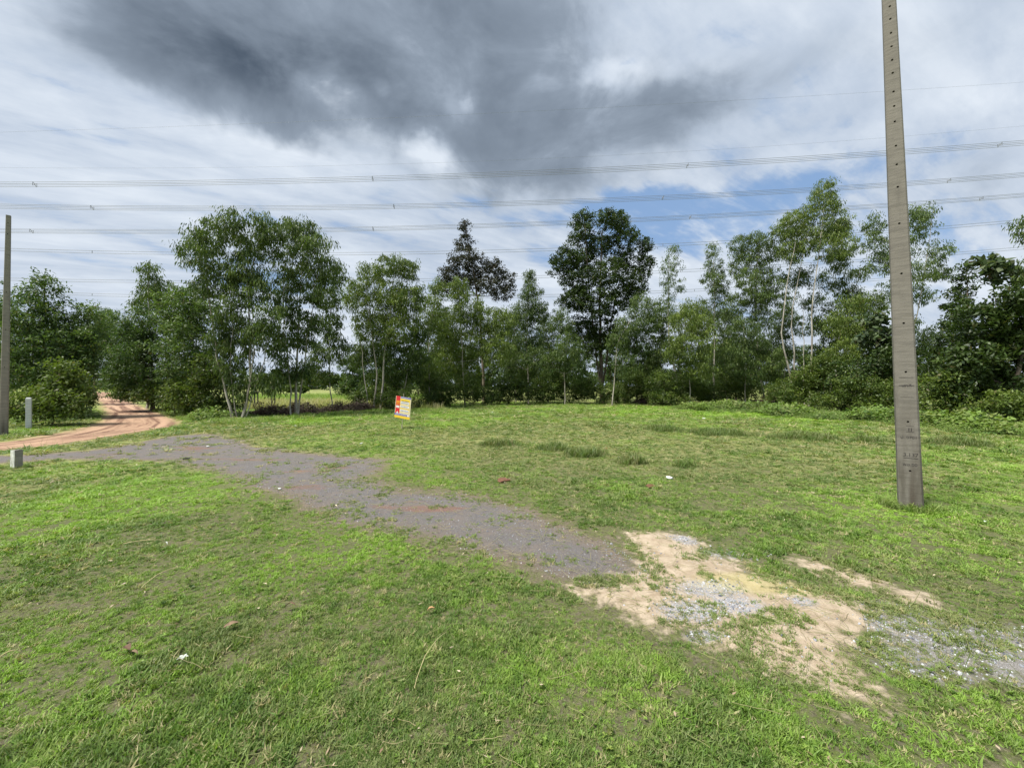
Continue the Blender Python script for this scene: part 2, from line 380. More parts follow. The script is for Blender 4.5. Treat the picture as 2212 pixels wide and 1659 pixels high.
# ------------------------------------------------------------------ ground sheet
def build_ground():
    az = np.concatenate([np.linspace(-75, 75, 330), np.linspace(75, 285, 40)[1:-1]])*math.pi/180
    r = np.concatenate([[.02, .3], np.geomspace(.6, 70, 260), np.geomspace(72, 2600, 26)])
    A, R = np.meshgrid(az, r)
    x = R*np.sin(A); y = R*np.cos(A)
    z = height(x, y)
    na, nr = len(az), len(r)
    idx = np.arange(na*nr).reshape(nr, na)
    nxt = np.roll(idx, -1, axis=1)
    f = np.stack([idx[:-1].ravel(), nxt[:-1].ravel(), nxt[1:].ravel(), idx[1:].ravel()], 1)[:, ::-1]
    fa = fields(x.ravel(), y.ravel())
    cl = [np.clip(v, -3, 3) for v in fa]
    me = raw_mesh('ground', np.stack([x.ravel(), y.ravel(), z.ravel()], 1), f, 4,
                  {'field_a': np.stack(cl[:3], 1), 'field_b': np.stack(cl[3:6], 1),
                   'field_c': np.stack([lush(x.ravel(), y.ravel()), bare(x.ravel(), y.ravel()), 0*x.ravel()], 1)}, True)
    tag(link_mesh('ground', me, ground_mat()), kind='structure')
build_ground()

# ------------------------------------------------------------------ scattered ground cover (geometry nodes, kind stuff)
def scatter(name, pts, rot, scl, tint, protos, label, cat):
    me = raw_mesh(name, pts, np.zeros((0, 3), np.int32), 3, {'rot': rot, 'scl': scl, 'tint': tint, 'pick': rng.integers(0, len(protos), len(pts)).astype(np.float32)})
    o = link_mesh(name, me)
    c = bpy.data.collections.new(name+'_kinds')
    for p in protos: c.objects.link(p)
    g = bpy.data.node_groups.new(name, 'GeometryNodeTree')
    g.interface.new_socket('Geometry', in_out='INPUT', socket_type='NodeSocketGeometry')
    g.interface.new_socket('Geometry', in_out='OUTPUT', socket_type='NodeSocketGeometry')
    i = g.nodes.new('NodeGroupInput'); q = g.nodes.new('NodeGroupOutput')
    ins = g.nodes.new('GeometryNodeInstanceOnPoints'); ci = g.nodes.new('GeometryNodeCollectionInfo')
    ci.inputs['Collection'].default_value = c; ci.inputs['Separate Children'].default_value = True; ci.inputs['Reset Children'].default_value = True
    ins.inputs['Pick Instance'].default_value = True
    def na(n, typ):
        a = g.nodes.new('GeometryNodeInputNamedAttribute'); a.data_type = typ; a.inputs[0].default_value = n
        return [s for s in a.outputs if s.enabled and s.name == 'Attribute'][0]
    l = g.links.new
    l(i.outputs[0], ins.inputs['Points']); l(ci.outputs[0], ins.inputs['Instance'])
    l(na('pick', 'FLOAT'), ins.inputs['Instance Index'])
    l(na('rot', 'FLOAT_VECTOR'), ins.inputs['Rotation']); l(na('scl', 'FLOAT_VECTOR'), ins.inputs['Scale'])
    l(ins.outputs[0], q.inputs[0])
    mod = o.modifiers.new('scatter', 'NODES'); mod.node_group = g
    return tag(o, label, cat, kind='stuff')
def blade_tuft(name, n, hgt, width, spread, lean, mat, rs, segs=2):
    """a tuft of bent tapering blades"""
    V = []; Fc = []
    for k in range(n):
        a = rs.uniform(0, 2*math.pi); r = spread*math.sqrt(rs.uniform(0, 1)); bx, by = r*math.cos(a), r*math.sin(a)
        d = rs.uniform(0, 2*math.pi); hh = hgt*rs.uniform(.45, 1.15); ln = hh*lean*rs.uniform(.3, 1.5); w = width*rs.uniform(.7, 1.3)
        dx, dy = math.cos(d), math.sin(d); sx, sy = -dy*w/2, dx*w/2
        i0 = len(V)
        for s in range(segs):
            u = s/segs; q = ln*u**1.6; zz = hh*(u-.25*u*u*lean); ww = 1-.45*u
            V.append((bx+dx*q-sx*ww, by+dy*q-sy*ww, zz-.004)); V.append((bx+dx*q+sx*ww, by+dy*q+sy*ww, zz-.004))
        V.append((bx+dx*ln, by+dy*ln, max(.002, hh*(1-.3*lean))))
        for s in range(segs-1):
            j = i0+2*s; Fc += [(j, j+1, j+3), (j, j+3, j+2)]
        j = i0+2*(segs-1); Fc.append((j, j+1, j+2))
    me = raw_mesh(name, V, Fc, 3); me.materials.append(mat)
    return bpy.data.objects.new(name, me)
def wedge_points(n, r0, r1, power, half=62, seed=1):
    """points in front of the viewer, thinning out with distance as r^-power"""
    r_ = np.random.default_rng(seed)
    k = 2-power; u = r_.uniform(0, 1, n)
    r = (r0**k+u*(r1**k-r0**k))**(1/k) if abs(k) > 1e-6 else r0*(r1/r0)**u
    a = np.radians(r_.uniform(-half, half, n))
    return r*np.sin(a), r*np.cos(a), r_
MG = leaf_mat('grass_blade', (.072, .142, .026), (.270, .430, .060), (.44, .39, .21), .3, 'tint', 'INSTANCER', .55)
MDG = leaf_mat('rush_blade', (.045, .095, .026), (.135, .225, .042), (.30, .26, .13), .3, 'tint', 'INSTANCER', .5)
SHRUBS = []           # (x, y, radius) of trunks and shrubs, filled later

def grass_tint(x, y, r_):
    l = lush(x, y); n = len(x)
    v = np.clip(l*.85+r_.normal(0, .18, n)+(fbm(x, y, 6, 2, 91)-.5)*.7+(fbm(x, y, 1.6, 3, 92)-.5)*.7, 0, 1)
    dry = np.clip(r_.uniform(-.35, .42, n)+(.5-l)*.55+(fbm(x, y, 2.2, 3, 71)-.5)*.5, 0, 1)
    near = np.clip(1.4-np.hypot(x, y)/9, 0, 1); dry = dry*(1-.45*near); v = np.clip(v+.10*near, 0, 1); dry = np.where(r_.uniform(0, 1, n) < .07, .9, dry)
    worn = fields(x, y); wm = ((worn[2] > -.1) | (worn[3] > 0) | (worn[1] > 0)); v = np.where(wm, v*.45, v); dry = np.where(wm, np.clip(dry+.18, 0, 1), dry)
    return np.stack([v, dry, r_.uniform(0, 1, n)], 1)
def lawn_keep(x, y, r_, extra=0.):
    ro, gr, sa, gg, isl, bl = fields(x, y)
    nz = fbm(x, y, 4.5, 3, 81)-.5
    p = (1-.72*bare(x, y))*(.45+.55*sstep(fbm(x, y, 9, 2, 131), .30, .52))
    p = np.where(gr+nz*1.3 > -.15, .03+.40*sstep(fbm(x, y, 2.0, 4, 5)+.10*sstep(gr, .5, 0), .58, .72), p)
    p = np.where(gg+nz*.7 > 0, .06+.60*sstep(fbm(x*.6+y*.5, y*1.6-x*.3, 1.6, 4, 8), .47, .62), p)
    p = np.where(sa+nz*.6 > -.08, .03+.42*sstep(fbm(x, y, 2.4, 4, 6), .54, .66), p)
    p = np.where((isl+nz*.5 > .3), .75, p)
    p = np.where(ro+nz*.8 > 0, .0, p)
    return r_.uniform(0, 1, len(x)) < p
def build_lawn():
    rs = random.Random(3)
    protos = [blade_tuft('tuft', 24, .030, .0052, .026, .75, MG, rs) for _ in range(5)]
    protos += [blade_tuft('tuft_flat', 22, .020, .0056, .030, 1.1, MG, rs) for _ in range(4)]
    x, y, r_ = wedge_points(270000, 1.05, 38, 1.45, 63, 21)
    k = lawn_keep(x, y, r_); x, y = x[k], y[k]
    r = np.hypot(x, y); n = len(x)
    sc = r_.uniform(.65, 1.25, n)*(.9+.045*np.minimum(r, 22))
    sc *= .30+.95*fbm(x, y, 4.2, 3, 101)+.38*sstep(fbm(x, y, 1.1, 3, 141), .5, .75)
    wide = 1+np.clip((r-4)/9, 0, 1.8)
    s3 = np.stack([sc*wide, sc*wide, sc*np.where(r > 8, .75, .88)], 1)
    rot = np.stack([r_.normal(0, .22, n), r_.normal(0, .22, n), r_.uniform(0, 6.28, n)], 1)
    scatter('lawn_grass', np.stack([x, y, height(x, y)], 1), rot, s3, grass_tint(x, y, r_), protos,
            'short creeping grass covering the open lawn, worn thin in places', 'grass')
build_lawn()

def build_straw():
    """single thin dry stalks and runners lying in and standing over the turf"""
    rs = random.Random(9); protos = []
    for k in range(6):
        V = []; Fc = []; L = rs.uniform(.10, .26); n = 7; a = 0; p = Vector((-L/2, 0, .006)); w = .0011
        up = .10 if k > 3 else .0
        for s in range(n):
            V.append((p.x, p.y-w, p.z)); V.append((p.x, p.y+w, p.z)); V.append((p.x, p.y, p.z+w*1.6))
            a += rs.uniform(-.3, .3); p = p+Vector((L/n*math.cos(a), L/n*math.sin(a), rs.uniform(-.001, .0035)+up*L/n*2))
        for s in range(n-1):
            j = 3*s
            for q in range(3): Fc += [(j+q, j+(q+1) % 3, j+3+(q+1) % 3), (j+q, j+3+(q+1) % 3, j+3+q)]
        me = raw_mesh('stalk', V, Fc, 3); me.materials.append(MG); protos.append(bpy.data.objects.new('stalk', me))
    x, y, r_ = wedge_points(12000, 1.1, 13, 1.4, 62, 33)
    ro, gr, sa, gg, isl, bl = fields(x, y)
    p = np.where((sa > -.1) | (gg > 0), .95, np.where(gr > -.2, .8, .13))
    k = (r_.uniform(0, 1, len(x)) < p) & (ro < 0); x, y = x[k], y[k]; sa = sa[k]; n = len(x)
    sc = r_.uniform(.4, 1.25, n)
    t = np.stack([r_.uniform(0, .7, n), np.clip(r_.normal(.75, .3, n), 0, 1), 0*x], 1)
    t[:, 0] = np.where(sa > 0, r_.uniform(0, .4, n), t[:, 0])
    scatter('dry_stalks', np.stack([x, y, height(x, y)+np.where((sa > 0), 0, .012)], 1), np.stack([r_.normal(0, .05, n), r_.normal(0, .08, n), r_.uniform(0, 6.28, n)], 1),
            np.stack([sc]*3, 1), t, protos, 'thin dry stalks and creeping runners strewn over sand, grit and turf', 'dry stalks')
    # upright seed stems standing over the grass
    protos = []
    for k in range(5):
        V = []; Fc = []; hgt = rs.uniform(.16, .30); dx = rs.uniform(-.06, .06); dy = rs.uniform(-.06, .06); w = .0013
        for s in range(6):
            u = s/5; c = (dx*u*u, dy*u*u, hgt*u); ww = w*(1.25 if s > 3 else 1)
            for q in range(3): V.append((c[0]+ww*math.cos(q*2.1), c[1]+ww*math.sin(q*2.1), c[2]))
        for s in range(5):
            j = 3*s
            for q in range(3): Fc += [(j+q, j+(q+1) % 3, j+3+(q+1) % 3), (j+q, j+3+(q+1) % 3, j+3+q)]
        me = raw_mesh('seed_stem', V, Fc, 3); me.materials.append(MG); protos.append(bpy.data.objects.new('seed_stem', me))
    x, y, r_ = wedge_points(5200, 2.0, 16, 1.0, 62, 35)
    k = lawn_keep(x, y, r_) & (fbm(x, y, .7, 3, 121)+.25*pblob(x, y, 150, 1130, 250, 50)+.2*pblob(x, y, 1700, 1060, 350, 50) > .60); x, y = x[k], y[k]; n = len(x); sc = r_.uniform(.5, 1.2, n)
    scatter('seed_stems', np.stack([x, y, height(x, y)], 1), np.stack([r_.normal(0, .2, n), r_.normal(0, .2, n), r_.uniform(0, 6.28, n)], 1),
            np.stack([sc]*3, 1), np.stack([r_.uniform(.2, .8, n), r_.uniform(.2, .8, n), 0*x], 1), protos, 'thin upright seed stems standing over the short grass', 'grass stems')
build_straw()

def build_rushes():
    rs = random.Random(5)
    protos = [blade_tuft('rush', 22, .22, .010, .10, .5, MDG, rs, 3) for _ in range(4)]
    x, y, r_ = wedge_points(90000, 7, 24, .6, 60, 41)
    d = 0*x
    for a in [(1560, 938, 130, 12), (1740, 948, 130, 11), (1880, 953, 90, 10), (1190, 972, 60, 10), (1250, 984, 90, 10), (1360, 1000, 60, 8), (1480, 1008, 50, 6), (1070, 960, 60, 8), (1440, 930, 60, 8), (2080, 960, 90, 14)]:
        d = np.maximum(d, pblob(x, y, *a))
    w_ = d*(.1+1.5*fbm(x, y, 1.1, 4, 44)); k = (w_ > .34) & (r_.uniform(0, 1, len(x)) < sstep(w_, .30, .95))
    x, y, d = x[k], y[k], d[k]; n = len(x); sc = r_.uniform(.25, 1.0, n)*(.15+1.05*sstep(w_[k], .3, 1.0))
    scatter('rush_grass', np.stack([x, y, 0*x], 1), np.stack([r_.normal(0, .1, n), r_.normal(0, .1, n), r_.uniform(0, 6.28, n)], 1),
            np.stack([sc*1.2, sc*1.2, sc], 1), np.stack([r_.uniform(.2, 1, n), np.clip(r_.normal(.22, .22, n), 0, 1), 0*x], 1), protos,
            'longer dark green grass in damp hollows of the field', 'grass')
    # grass collars, scruffy fringe at the pole foot, posts, and the wood's edge
    protos = [blade_tuft('fringe', 20, .17, .008, .10, .8, MG, rs, 3) for _ in range(4)]
    X = []; Y = []; S = []
    for px, py, rad, nn, s in [(1966, 1095, .27, 150, .75), (35, 1009, .22, 40, .55), (8, 942, .4, 40, .8), (62, 925, .35, 30, .8), (869, 926, .12, 12, .5)]:
        cx, cy = G(px, py)
        for _ in range(nn):
            a = rs.uniform(0, 6.28); q = rad*rs.uniform(.45, 1.2); X.append(cx+q*math.cos(a)); Y.append(cy+q*math.sin(a)); S.append(s*rs.uniform(.5, 1.1))
    edge = [(330, 885), (420, 905), (520, 915), (640, 903), (760, 893), (900, 888), (1000, 880), (1150, 876), (1300, 874), (1480, 874), (1600, 874), (1700, 885), (1850, 900), (2000, 905), (2100, 915), (2260, 925)]
    for (ax, ay), (bx, by) in zip(edge[:-1], edge[1:]):
        for _ in range(190):
            u = rs.random(); px = ax+(bx-ax)*u; py = ay+(by-ay)*u+rs.gauss(0, 2.0); gx, gy = G(px, py); X.append(gx+rs.gauss(0, .1)); Y.append(gy+rs.gauss(0, .2)); S.append(rs.uniform(.5, 1.6))
    x = np.array(X); y = np.array(Y); sc = np.array(S); n = len(x)
    scatter('edge_grass', np.stack([x, y, 0*x], 1), np.stack([r_.normal(0, .2, n), r_.normal(0, .2, n), r_.uniform(0, 6.28, n)], 1),
            np.stack([sc*1.1, sc*1.1, sc], 1), np.stack([r_.uniform(.1, .8, n), np.clip(r_.normal(.15, .2, n), 0, 1), 0*x], 1), protos,
            'unmown grass fringe round the posts and along the edge of the wood', 'grass')
build_rushes()

def build_weeds():
    """low broad-leaved creeper mat in front of the wood on the right"""
    rs = random.Random(15); protos = []
    MW = leaf_mat('weed_leaf', (.05, .105, .025), (.19, .29, .06), (.28, .25, .12), .3, 'tint', 'INSTANCER')
    for k in range(4):
        V = []; Fc = []
        for q in range(26):
            a = rs.uniform(0, 6.28); r = .22*math.sqrt(rs.random()); c = Vector((r*math.cos(a), r*math.sin(a), rs.uniform(.03, .24)*(1-r*2)))
            d = rs.uniform(0, 6.28); L = rs.uniform(.05, .10); ax = Vector((math.cos(d), math.sin(d), rs.uniform(-.4, .4)))*L; sd_ = Vector((-math.sin(d), math.cos(d), rs.uniform(-.3, .3)))*L*.38
            i = len(V); V += [c-ax*.5, c+sd_-Vector((0, 0, .008)), c+ax*.5, c-sd_-Vector((0, 0, .008))]; Fc += [(i, i+1, i+2), (i, i+2, i+3)]
        me = raw_mesh('weed', [tuple(v) for v in V], Fc, 3); me.materials.append(MW); protos.append(bpy.data.objects.new('weed', me))
    x, y, r_ = wedge_points(60000, 10, 33, .3, 60, 47)
    d = 0*x
    for a in [(1560, 884, 120, 7), (1640, 890, 140, 9), (1760, 899, 160, 13), (1900, 908, 140, 15), (2080, 920, 150, 20), (2200, 935, 140, 24), (430, 905, 80, 10), (110, 908, 90, 16)]:
        d = np.maximum(d, pblob(x, y, *a))
    k = (d*(.15+1.6*fbm(x, y, .7, 4, 48)) > .55) & (r_.uniform(0, 1, len(x)) < np.clip(fbm(x, y, 2.2, 3, 53)*2.2-.45, 0, 1)) & (sdpoly(x, y, ROAD) < -.3); x, y, d = x[k], y[k], d[k]; n = len(x); sc = r_.uniform(.5, 1.3, n)*(.2+.6*d+1.1*sstep(fbm(x, y, .9, 3, 52), .42, .75))
    scatter('creeper_weeds', np.stack([x, y, 0*x], 1), np.stack([0*x, 0*x, r_.uniform(0, 6.28, n)], 1), np.stack([sc*.95, sc*.95, sc*1.5], 1),
            np.stack([np.clip(fbm(x, y, .6, 3, 49)*1.4-.15+r_.normal(0, .15, n), 0, 1), np.clip(r_.normal(.12, .18, n), 0, 1), 0*x], 1), protos, 'bright low broad-leaved weeds creeping out from the wood', 'weeds')
build_weeds()

def build_lawn_herbs():
    rs = random.Random(16); protos = []
    MW = leaf_mat('herb_leaf', (.07, .13, .03), (.24, .38, .06), (.30, .22, .10), .3, 'tint', 'INSTANCER')
    for k in range(5):
        V = []; Fc = []; nl = rs.randint(5, 9)
        for q in range(nl):
            a = q*2.4+rs.uniform(-.3, .3); L = rs.uniform(.018, .034); z = rs.uniform(.008, .028); c = Vector((math.cos(a), math.sin(a), 0)); sv = Vector((-math.sin(a), math.cos(a), 0))
            i = len(V); V += [Vector((0, 0, .004)), c*L*.6+sv*L*.33+Vector((0, 0, z)), c*L*1.25+Vector((0, 0, z*.8)), c*L*.6-sv*L*.33+Vector((0, 0, z))]; Fc += [(i, i+1, i+2), (i, i+2, i+3)]
        me = raw_mesh('herb', [tuple(v) for v in V], Fc, 3); me.materials.append(MW); protos.append(bpy.data.objects.new('herb', me))
    x, y, r_ = wedge_points(9000, 1.1, 12, 1.3, 62, 57)
    k = lawn_keep(x, y, r_) & (fbm(x, y, 1.3, 3, 58) > .50) & (fields(x, y)[2] < -.3); x, y = x[k], y[k]; n = len(x); sc = r_.uniform(.30, .75, n)*(.7+.06*np.hypot(x, y))
    scatter('lawn_herbs', np.stack([x, y, height(x, y)+.012], 1), np.stack([r_.normal(0, .25, n), r_.normal(0, .25, n), r_.uniform(0, 6.28, n)], 1), np.stack([sc]*3, 1),
            np.stack([np.clip(r_.normal(.5, .25, n), 0, 1), np.clip(r_.normal(.05, .15, n), 0, 1), 0*x], 1), protos, 'small broad-leaved herbs growing among the short grass', 'herbs')
build_lawn_herbs()

def build_stones():
    """loose chippings on the sandy patch and grit"""
    rs = random.Random(25); protos = []
    m, t, b, o = new_mat('stone_chip'); a = t.attr('tint', 'INSTANCER'); x_, y_, z_ = t.sep(a.outputs['Vector'])
    t.link(t.mix(x_, t.rgb(.10, .11, .14), t.rgb(.58, .59, .61)), b.inputs['Base Color']); b.inputs['Roughness'].default_value = .8
    for k in range(4):
        bm = bmesh.new(); bmesh.ops.create_icosphere(bm, subdivisions=1, radius=1)
        for v in bm.verts: v.co = Vector((v.co.x*rs.uniform(.7, 1.2), v.co.y*rs.uniform(.6, 1.1), v.co.z*.6))*rs.uniform(.8, 1.15)
        me = bpy.data.meshes.new('chip'); bm.to_mesh(me); bm.free(); me.materials.append(m); protos.append(bpy.data.objects.new('chip', me))
    x, y, r_ = wedge_points(220000, 1.6, 9.5, .9, 60, 55)
    ro, gr, sa, gg, isl, bl = fields(x, y)
    nz = fbm(x, y, 5, 3, 58)
    p = np.where(bl > 0, .12+bl*.9, 0)*((sa > -.25) | (gg > -.3)) + np.where(gg > 0, .30, 0)+np.where(sa > 0, .03, 0)+np.where(gr > .05, .35, 0)
    k = r_.uniform(0, 1, len(x)) < p*(nz*1.6-.1); x, y, gr = x[k], y[k], gr[k]; n = len(x)
    sc = np.exp(r_.normal(math.log(.0055), .42, n))*np.where(gr > .1, .75, 1)*(.8+.04*np.hypot(x, y))
    t_ = np.clip(r_.normal(.45, .3, n), 0, 1)*np.where(gr > .1, .6, 1)
    scatter('stone_chippings', np.stack([x, y, height(x, y)+.001], 1), r_.uniform(0, 6.28, (n, 3)), np.stack([sc]*3, 1), np.stack([t_, 0*x, 0*x], 1), protos,
            'loose blue-grey and white stone chippings on the sandy patch', 'stones')
    # pale leaf litter and scraps as tiny flakes
    m2, t, b, o = new_mat('leaf_litter'); a = t.attr('tint', 'INSTANCER'); x_, y_, z_ = t.sep(a.outputs['Vector'])
    t.link(t.mix(x_, t.rgb(.16, .09, .05), t.rgb(.52, .44, .30)), b.inputs['Base Color'])
    V = [(-.5, 0, 0), (-.1, .17, .05), (.5, .02, .12), (-.1, -.17, .06)]
    me = raw_mesh('flake', V, [(0, 1, 2), (0, 2, 3)], 3); me.materials.append(m2)
    x, y, r_ = wedge_points(5200, 1.5, 24, 1.2, 60, 66)
    p = .22+.6*pblob(x, y, 300, 960, 350, 30)+.3*pblob(x, y, 1400, 930, 500, 30)+.2*pblob(x, y, 900, 1090, 300, 40)
    k = (r_.uniform(0, 1, len(x)) < p) & (sdpoly(x, y, ROAD) < 0); x, y = x[k], y[k]; n = len(x); sc = r_.uniform(.012, .045, n)*(.7+.05*np.hypot(x, y))
    scatter('leaf_litter', np.stack([x, y, height(x, y)+.025], 1), np.stack([r_.normal(0, .3, n), r_.normal(0, .3, n), r_.uniform(0, 6.28, n)], 1), np.stack([sc]*3, 1),
            np.stack([r_.uniform(0, 1, n), 0*x, 0*x], 1), [bpy.data.objects.new('flake', me)], 'small fallen leaves scattered over grass and grit', 'leaf litter')
build_stones()

# ------------------------------------------------------------------ trees
MATS = {
 'euc':   leaf_mat('gum_leaf', (.034, .070, .018), (.150, .215, .050), (.16, .15, .05), .35),
 'eucl':  leaf_mat('gum_leaf_fresh', (.048, .090, .018), (.200, .270, .050), (.20, .17, .06), .38),
 'aca':   leaf_mat('wattle_leaf', (.030, .068, .022), (.145, .225, .058), (.17, .13, .05), .32),
 'dark':  leaf_mat('evergreen_leaf', (.015, .034, .010), (.070, .115, .022), (.10, .08, .03), .25),
 'red':   leaf_mat('dusky_leaf', (.022, .030, .020), (.060, .065, .040), (.11, .045, .035), .25),
 'shrub': leaf_mat('shrub_leaf', (.030, .064, .014), (.145, .205, .035), (.18, .14, .06), .32),
 'teak':  leaf_mat('big_leaf', (.040, .070, .035), (.130, .180, .085), (.20, .12, .08), .3),
}
BARK_P = bark_mat('bark_pale', (.20, .18, .145), (.46, .43, .37), 5, .22)
BARK_B = bark_mat('bark_brown', (.075, .055, .04), (.17, .135, .10), 7, .3)
BARK_T = bark_mat('bark_twig', (.06, .045, .032), (.13, .10, .075), 7, .3)
KIND = {   # leaf length, width, leaves per cluster, cluster radius, droop, bark
 'euc':   (.20, .048, 30, .36, .75, BARK_P), 'eucl': (.19, .048, 30, .36, .75, BARK_P), 'aca': (.18, .058, 34, .38, .30, BARK_B),
 'dark':  (.22, .095, 30, .40, .10, BARK_B), 'red': (.22, .095, 24, .40, .10, BARK_B), 'shrub': (.15, .065, 34, .34, .10, BARK_B), 'teak': (.36, .22, 7, .34, .15, BARK_B)}
def tubes(paths, sides=6):
    V = []; Fc = []
    for pts, rad in paths:
        base = len(V); n = len(pts)
        for i in range(n):
            d = (pts[min(i+1, n-1)]-pts[max(i-1, 0)]).normalized()
            u = d.cross(Vector((0, 1, 0.13))).normalized(); v = d.cross(u)
            for k in range(sides):
                a = 2*math.pi*k/sides; q = pts[i]+(u*math.cos(a)+v*math.sin(a))*rad[i]; V.append((q.x, q.y, q.z))
        for i in range(n-1):
            for k in range(sides):
                a = base+i*sides+k; b = base+i*sides+(k+1) % sides
                Fc.append((a, b, b+sides)); Fc.append((a, b+sides, a+sides))
    return V, Fc
def smooth_path(ctrl, n, rs, wob=.03):
    out = []
    m = len(ctrl)-1
    for i in range(n+1):
        u = i/n*m; k = min(int(u), m-1); f = u-k
        p0 = ctrl[max(k-1, 0)]; p1 = ctrl[k]; p2 = ctrl[k+1]; p3 = ctrl[min(k+2, m)]
        p = .5*((2*p1)+(p2-p0)*f+(2*p0-5*p1+4*p2-p3)*f*f+(3*p1-p0-3*p2+p3)*f**3)
        w = wob*(0 if i in (0, n) else 1)
        out.append(p+Vector((rs.gauss(0, w), rs.gauss(0, w), 0)))
    return out
def leaves_mesh(name, centers, crad, kind, seed, shade, bright=0., big=1.):
    L, W, npc, cr, droop, _ = KIND[kind]
    r_ = np.random.default_rng(seed); C = np.asarray(centers, float); nc = len(C)
    idx = np.repeat(np.arange(nc), npc); n = len(idx)
    d = r_.normal(0, 1, (n, 3)); d /= np.linalg.norm(d, axis=1)[:, None]
    rad = np.asarray(crad)[idx]*r_.uniform(.05, 1, n)**.6
    pos = C[idx]+d*rad[:, None]*np.array([1.1, 1.1, .8])
    ax = r_.normal(0, 1, (n, 3)); ax /= np.linalg.norm(ax, axis=1)[:, None]
    ax = ax*(1-droop)+np.array([0, 0, -1])*droop+d*.35; ax /= np.linalg.norm(ax, axis=1)[:, None]
    # broad leaves tend to face the sky
    up = np.array([0, 0, 1.])*(0.9 if droop < .35 else .0)+r_.normal(0, .6 if droop < .35 else 1, (n, 3))
    sdv = np.cross(ax, up); sdv /= np.linalg.norm(sdv, axis=1)[:, None]+1e-9
    nor = np.cross(ax, sdv)
    ll = L*big*r_.uniform(.65, 1.25, n)[:, None]; ww = W*big*r_.uniform(.7, 1.3, n)[:, None]
    pos = pos+0; pos[:, 2] = np.maximum(pos[:, 2], .05)
    v0 = pos-ax*ll*.5; v1 = pos+sdv*ww*.5+nor*ww*.12-ax*ll*.06; v2 = pos+ax*ll*.5-np.array([0, 0, 1])*ll*.06; v3 = pos-sdv*ww*.5+nor*ww*.12-ax*ll*.06
    V = np.stack([v0, v1, v2, v3], 1).reshape(-1, 3)
    Fc = np.arange(4*n).reshape(n, 4)
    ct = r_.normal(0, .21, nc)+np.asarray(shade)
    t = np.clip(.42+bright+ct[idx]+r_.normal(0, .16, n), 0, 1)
    dry = np.clip(r_.normal(.0, .10, n)+(r_.uniform(0, 1, n) < .03)*.6, 0, 1)
    T = np.repeat(np.stack([t, dry, 0*t], 1), 4, axis=0)
    return raw_mesh(name, V, Fc, 4, {'tint': T})
DK = {'euc': 1.5, 'eucl': 1.7, 'aca': 1.05, 'shrub': 1.25, 'dark': 1.0, 'red': 1.0}
SEED = [100]
LEAVES = [0]
